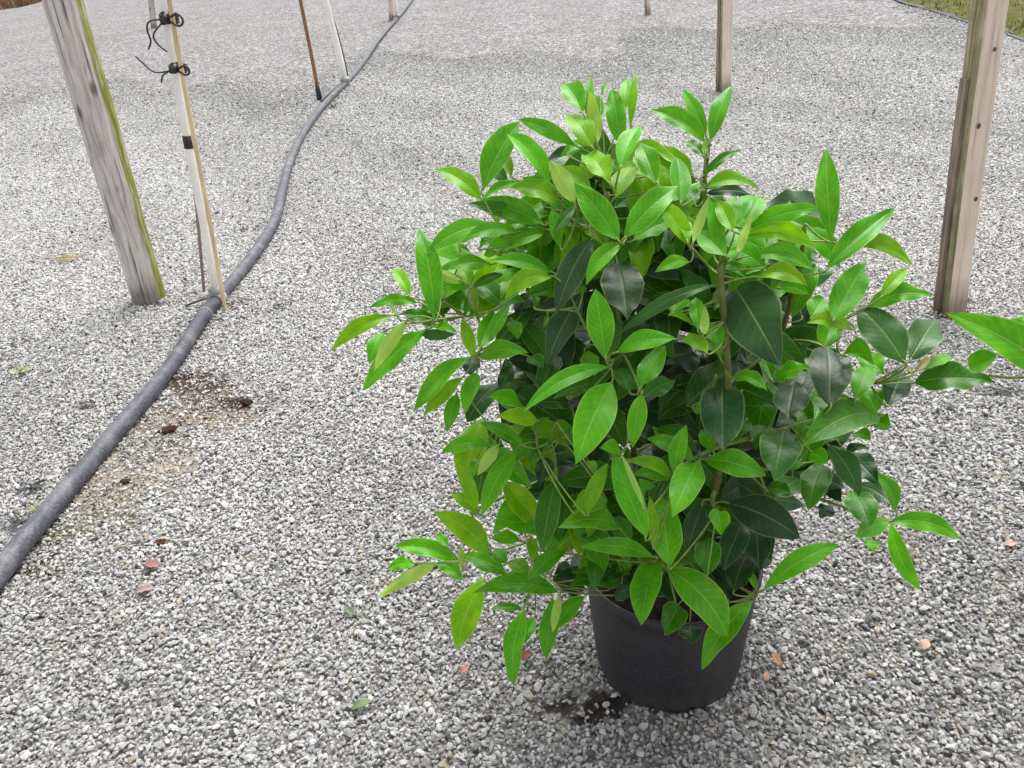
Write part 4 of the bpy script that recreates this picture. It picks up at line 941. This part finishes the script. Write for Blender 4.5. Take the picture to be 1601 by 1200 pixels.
for i in range(5):
    a_ = i * 1.25; tube_data(smooth_path([Vector((NB.x, NB.y, 0)), Vector((NB.x + .06 * math.cos(a_), NB.y + .06 * math.sin(a_), .4)), Vector((NB.x + .2 * math.cos(a_), NB.y + .2 * math.sin(a_), .85))], 5), .004, 6, V, Fc)
from_pd('stem', V, Fc, M_TWIG, shrub2)
pot2 = bpy.data.objects.new('pot', pot.data); COL.objects.link(pot2); pot2.parent = shrub2
so2 = bpy.data.objects.new('soil', so.data); COL.objects.link(so2); so2.parent = shrub2

# ------------------------------------------------------------------ things lying on the gravel
def fallen(px, py, L, wd, rot_, colr, label, lift=.012, name='fallen_leaf', cat='fallen leaf'):
    c = gnd(px, py, lift); a_ = R(rot_); d_ = Vector((math.cos(a_), math.sin(a_), .12)).normalized()
    m_ = plain('dry_leaf', colr, .3, 60, .7)
    ax = d_; V, Fc, UVs = leaf_geo(c - ax * L / 2, c + ax * L / 2, wd / 2, UPW, Vector((0, 0, 0)), 'b', 8)
    sol = from_pd(name, V, Fc, m_); md_ = sol.modifiers.new('thick', 'SOLIDIFY'); md_.thickness = .0006
    set_origin(sol); return tag(sol, label, cat)
fallen(1213, 1031, .030, .014, 100, (.42, .18, .07), 'orange-brown curled leaf lying right of the pot, upper of two')
fallen(1198, 1057, .022, .013, 60, (.45, .25, .17), 'small pinkish brown leaf lying just right of the pot')
fallen(566, 1103, .045, .024, 15, (.12, .17, .08), 'dull green fallen leaf on the gravel near the bottom edge')
fallen(546, 955, .035, .02, 130, (.10, .14, .07), 'small dull green leaf left of the pot below the shrub')
fallen(238, 884, .05, .034, -30, (.22, .10, .08), 'dull red torn leaf lying on the gravel, lower left')
fallen(226, 922, .045, .026, 10, (.28, .21, .18), 'pale pinkish dry leaf below the red torn leaf')
fallen(822, 1026, .032, .02, 20, (.16, .045, .03), 'dark red dead leaf under the lowest hanging leaves')
fallen(1425, 866, .035, .02, 30, (.17, .13, .09), 'dark brown dry leaf at the right, below the lower right shoot')
fallen(727, 1047, .025, .016, 40, (.33, .15, .11), 'small rusty dead leaf left of the lowest hanging leaf')
fallen(1580, 850, .03, .018, 0, (.42, .27, .2), 'pale tan dry leaf near the right edge')
fallen(1446, 1008, .03, .02, 50, (.40, .27, .17), 'light brown dry leaf low at the right')
def clod(px, py, r, colr, label):
    c = gnd(px, py, r * .4); bm = bmesh.new(); bmesh.ops.create_icosphere(bm, subdivisions=3, radius=r * .82)
    for v in bm.verts:
        n_ = v.co.normalized(); v.co = Vector((v.co.x * 1.5, v.co.y, v.co.z * .6)) * (1 + .22 * math.sin(n_.x * 7 + px) * math.sin(n_.y * 9 + 1) + rng.uniform(-.10, .10))
    me = bpy.data.meshes.new('soil_clod'); bm.to_mesh(me); bm.free(); me.materials.append(plain('clod', colr, .5, 150, .95, .1, 1))
    o = bpy.data.objects.new('soil_clod', me); COL.objects.link(o); o.location = c; o.rotation_euler = (0, 0, rng.uniform(-.5, .5)); return tag(o, label, 'clod of soil')
clod(264, 671, .019, (.060, .030, .020), 'largest dark brown clod on the bare patch beside the pipe')
clod(252, 848, .015, (.065, .030, .020), 'brown clod on clean gravel in the lower left, apart from the others')
clod(195, 752, .012, (.065, .035, .022), 'small brown clod on the sandy bare patch')
clod(208, 802, .010, (.20, .13, .09), 'tan clod just below the sandy bare patch')
clod(385, 628, .018, (.045, .025, .018), 'flat dark clod at the right end of the bare soil patch')
clod(268, 690, .008, (.09, .05, .035), 'tiny brown clod under the largest clod')
# little weeds
def weed(px, py, n, h, colr, label, name='weed'):
    c = gnd(px, py); V = []; Fc = []; r = random.Random(px)
    for k_ in range(n):
        a_ = r.uniform(0, 6.28); d_ = Vector((math.cos(a_), math.sin(a_), r.uniform(.2, .9))).normalized(); s_ = len(V)
        vv, ff, _ = leaf_geo(c + d_ * .003, c + d_ * h * r.uniform(.6, 1.2), h * .13, UPW, Vector((0, 0, h * .05)), 'b', 6)
        V += vv; Fc += [tuple(s_ + q for q in f) for f in ff]
    o = from_pd(name, V, Fc, plain('weed_leaf', colr, .3, 40, .6)); set_origin(o); return tag(o, label, 'weed')
weed(28, 588, 9, .055, (.36, .40, .18), 'pale green seedling at the left edge on the gravel')
weed(60, 797, 8, .03, (.20, .24, .05), 'tiny mossy weed beside the pipe at lower left')
weed(303, 536, 9, .022, (.30, .36, .2), 'tiny pale weed against the pipe below the riser')
weed(522, 168, 16, .06, (.12, .14, .05), 'dull green tuft beside the pipe near the middle riser')
weed(1512, 470, 14, .035, (.24, .27, .12), 'sparse green tuft at the foot of the square timber post')
weed(478, 437, 7, .02, (.3, .33, .14), 'tiny weed alone on the gravel right of the pipe')
def straw(px, py, n, spread, label):
    c = gnd(px, py, .012); V = []; Fc = []
    for k_ in range(n):
        a_ = rng.gauss(0, .7); p = c + Vector((rng.gauss(0, spread), rng.gauss(0, spread * .5), rng.uniform(0, .01))); d_ = Vector((math.cos(a_), math.sin(a_), rng.uniform(-.1, .2))) * rng.uniform(.02, .05)
        tube_data([p, p + d_ * .5 + Vector((0, 0, .004)), p + d_], .0012, 4, V, Fc)
    o = from_pd('straw_tuft', V, Fc, plain('straw', (.46, .37, .20), .3, 30, .9)); set_origin(o); return tag(o, label, 'straw', kind='stuff')
straw(97, 405, 60, .045, 'flat tuft of tan straw on the gravel left of the thick post')
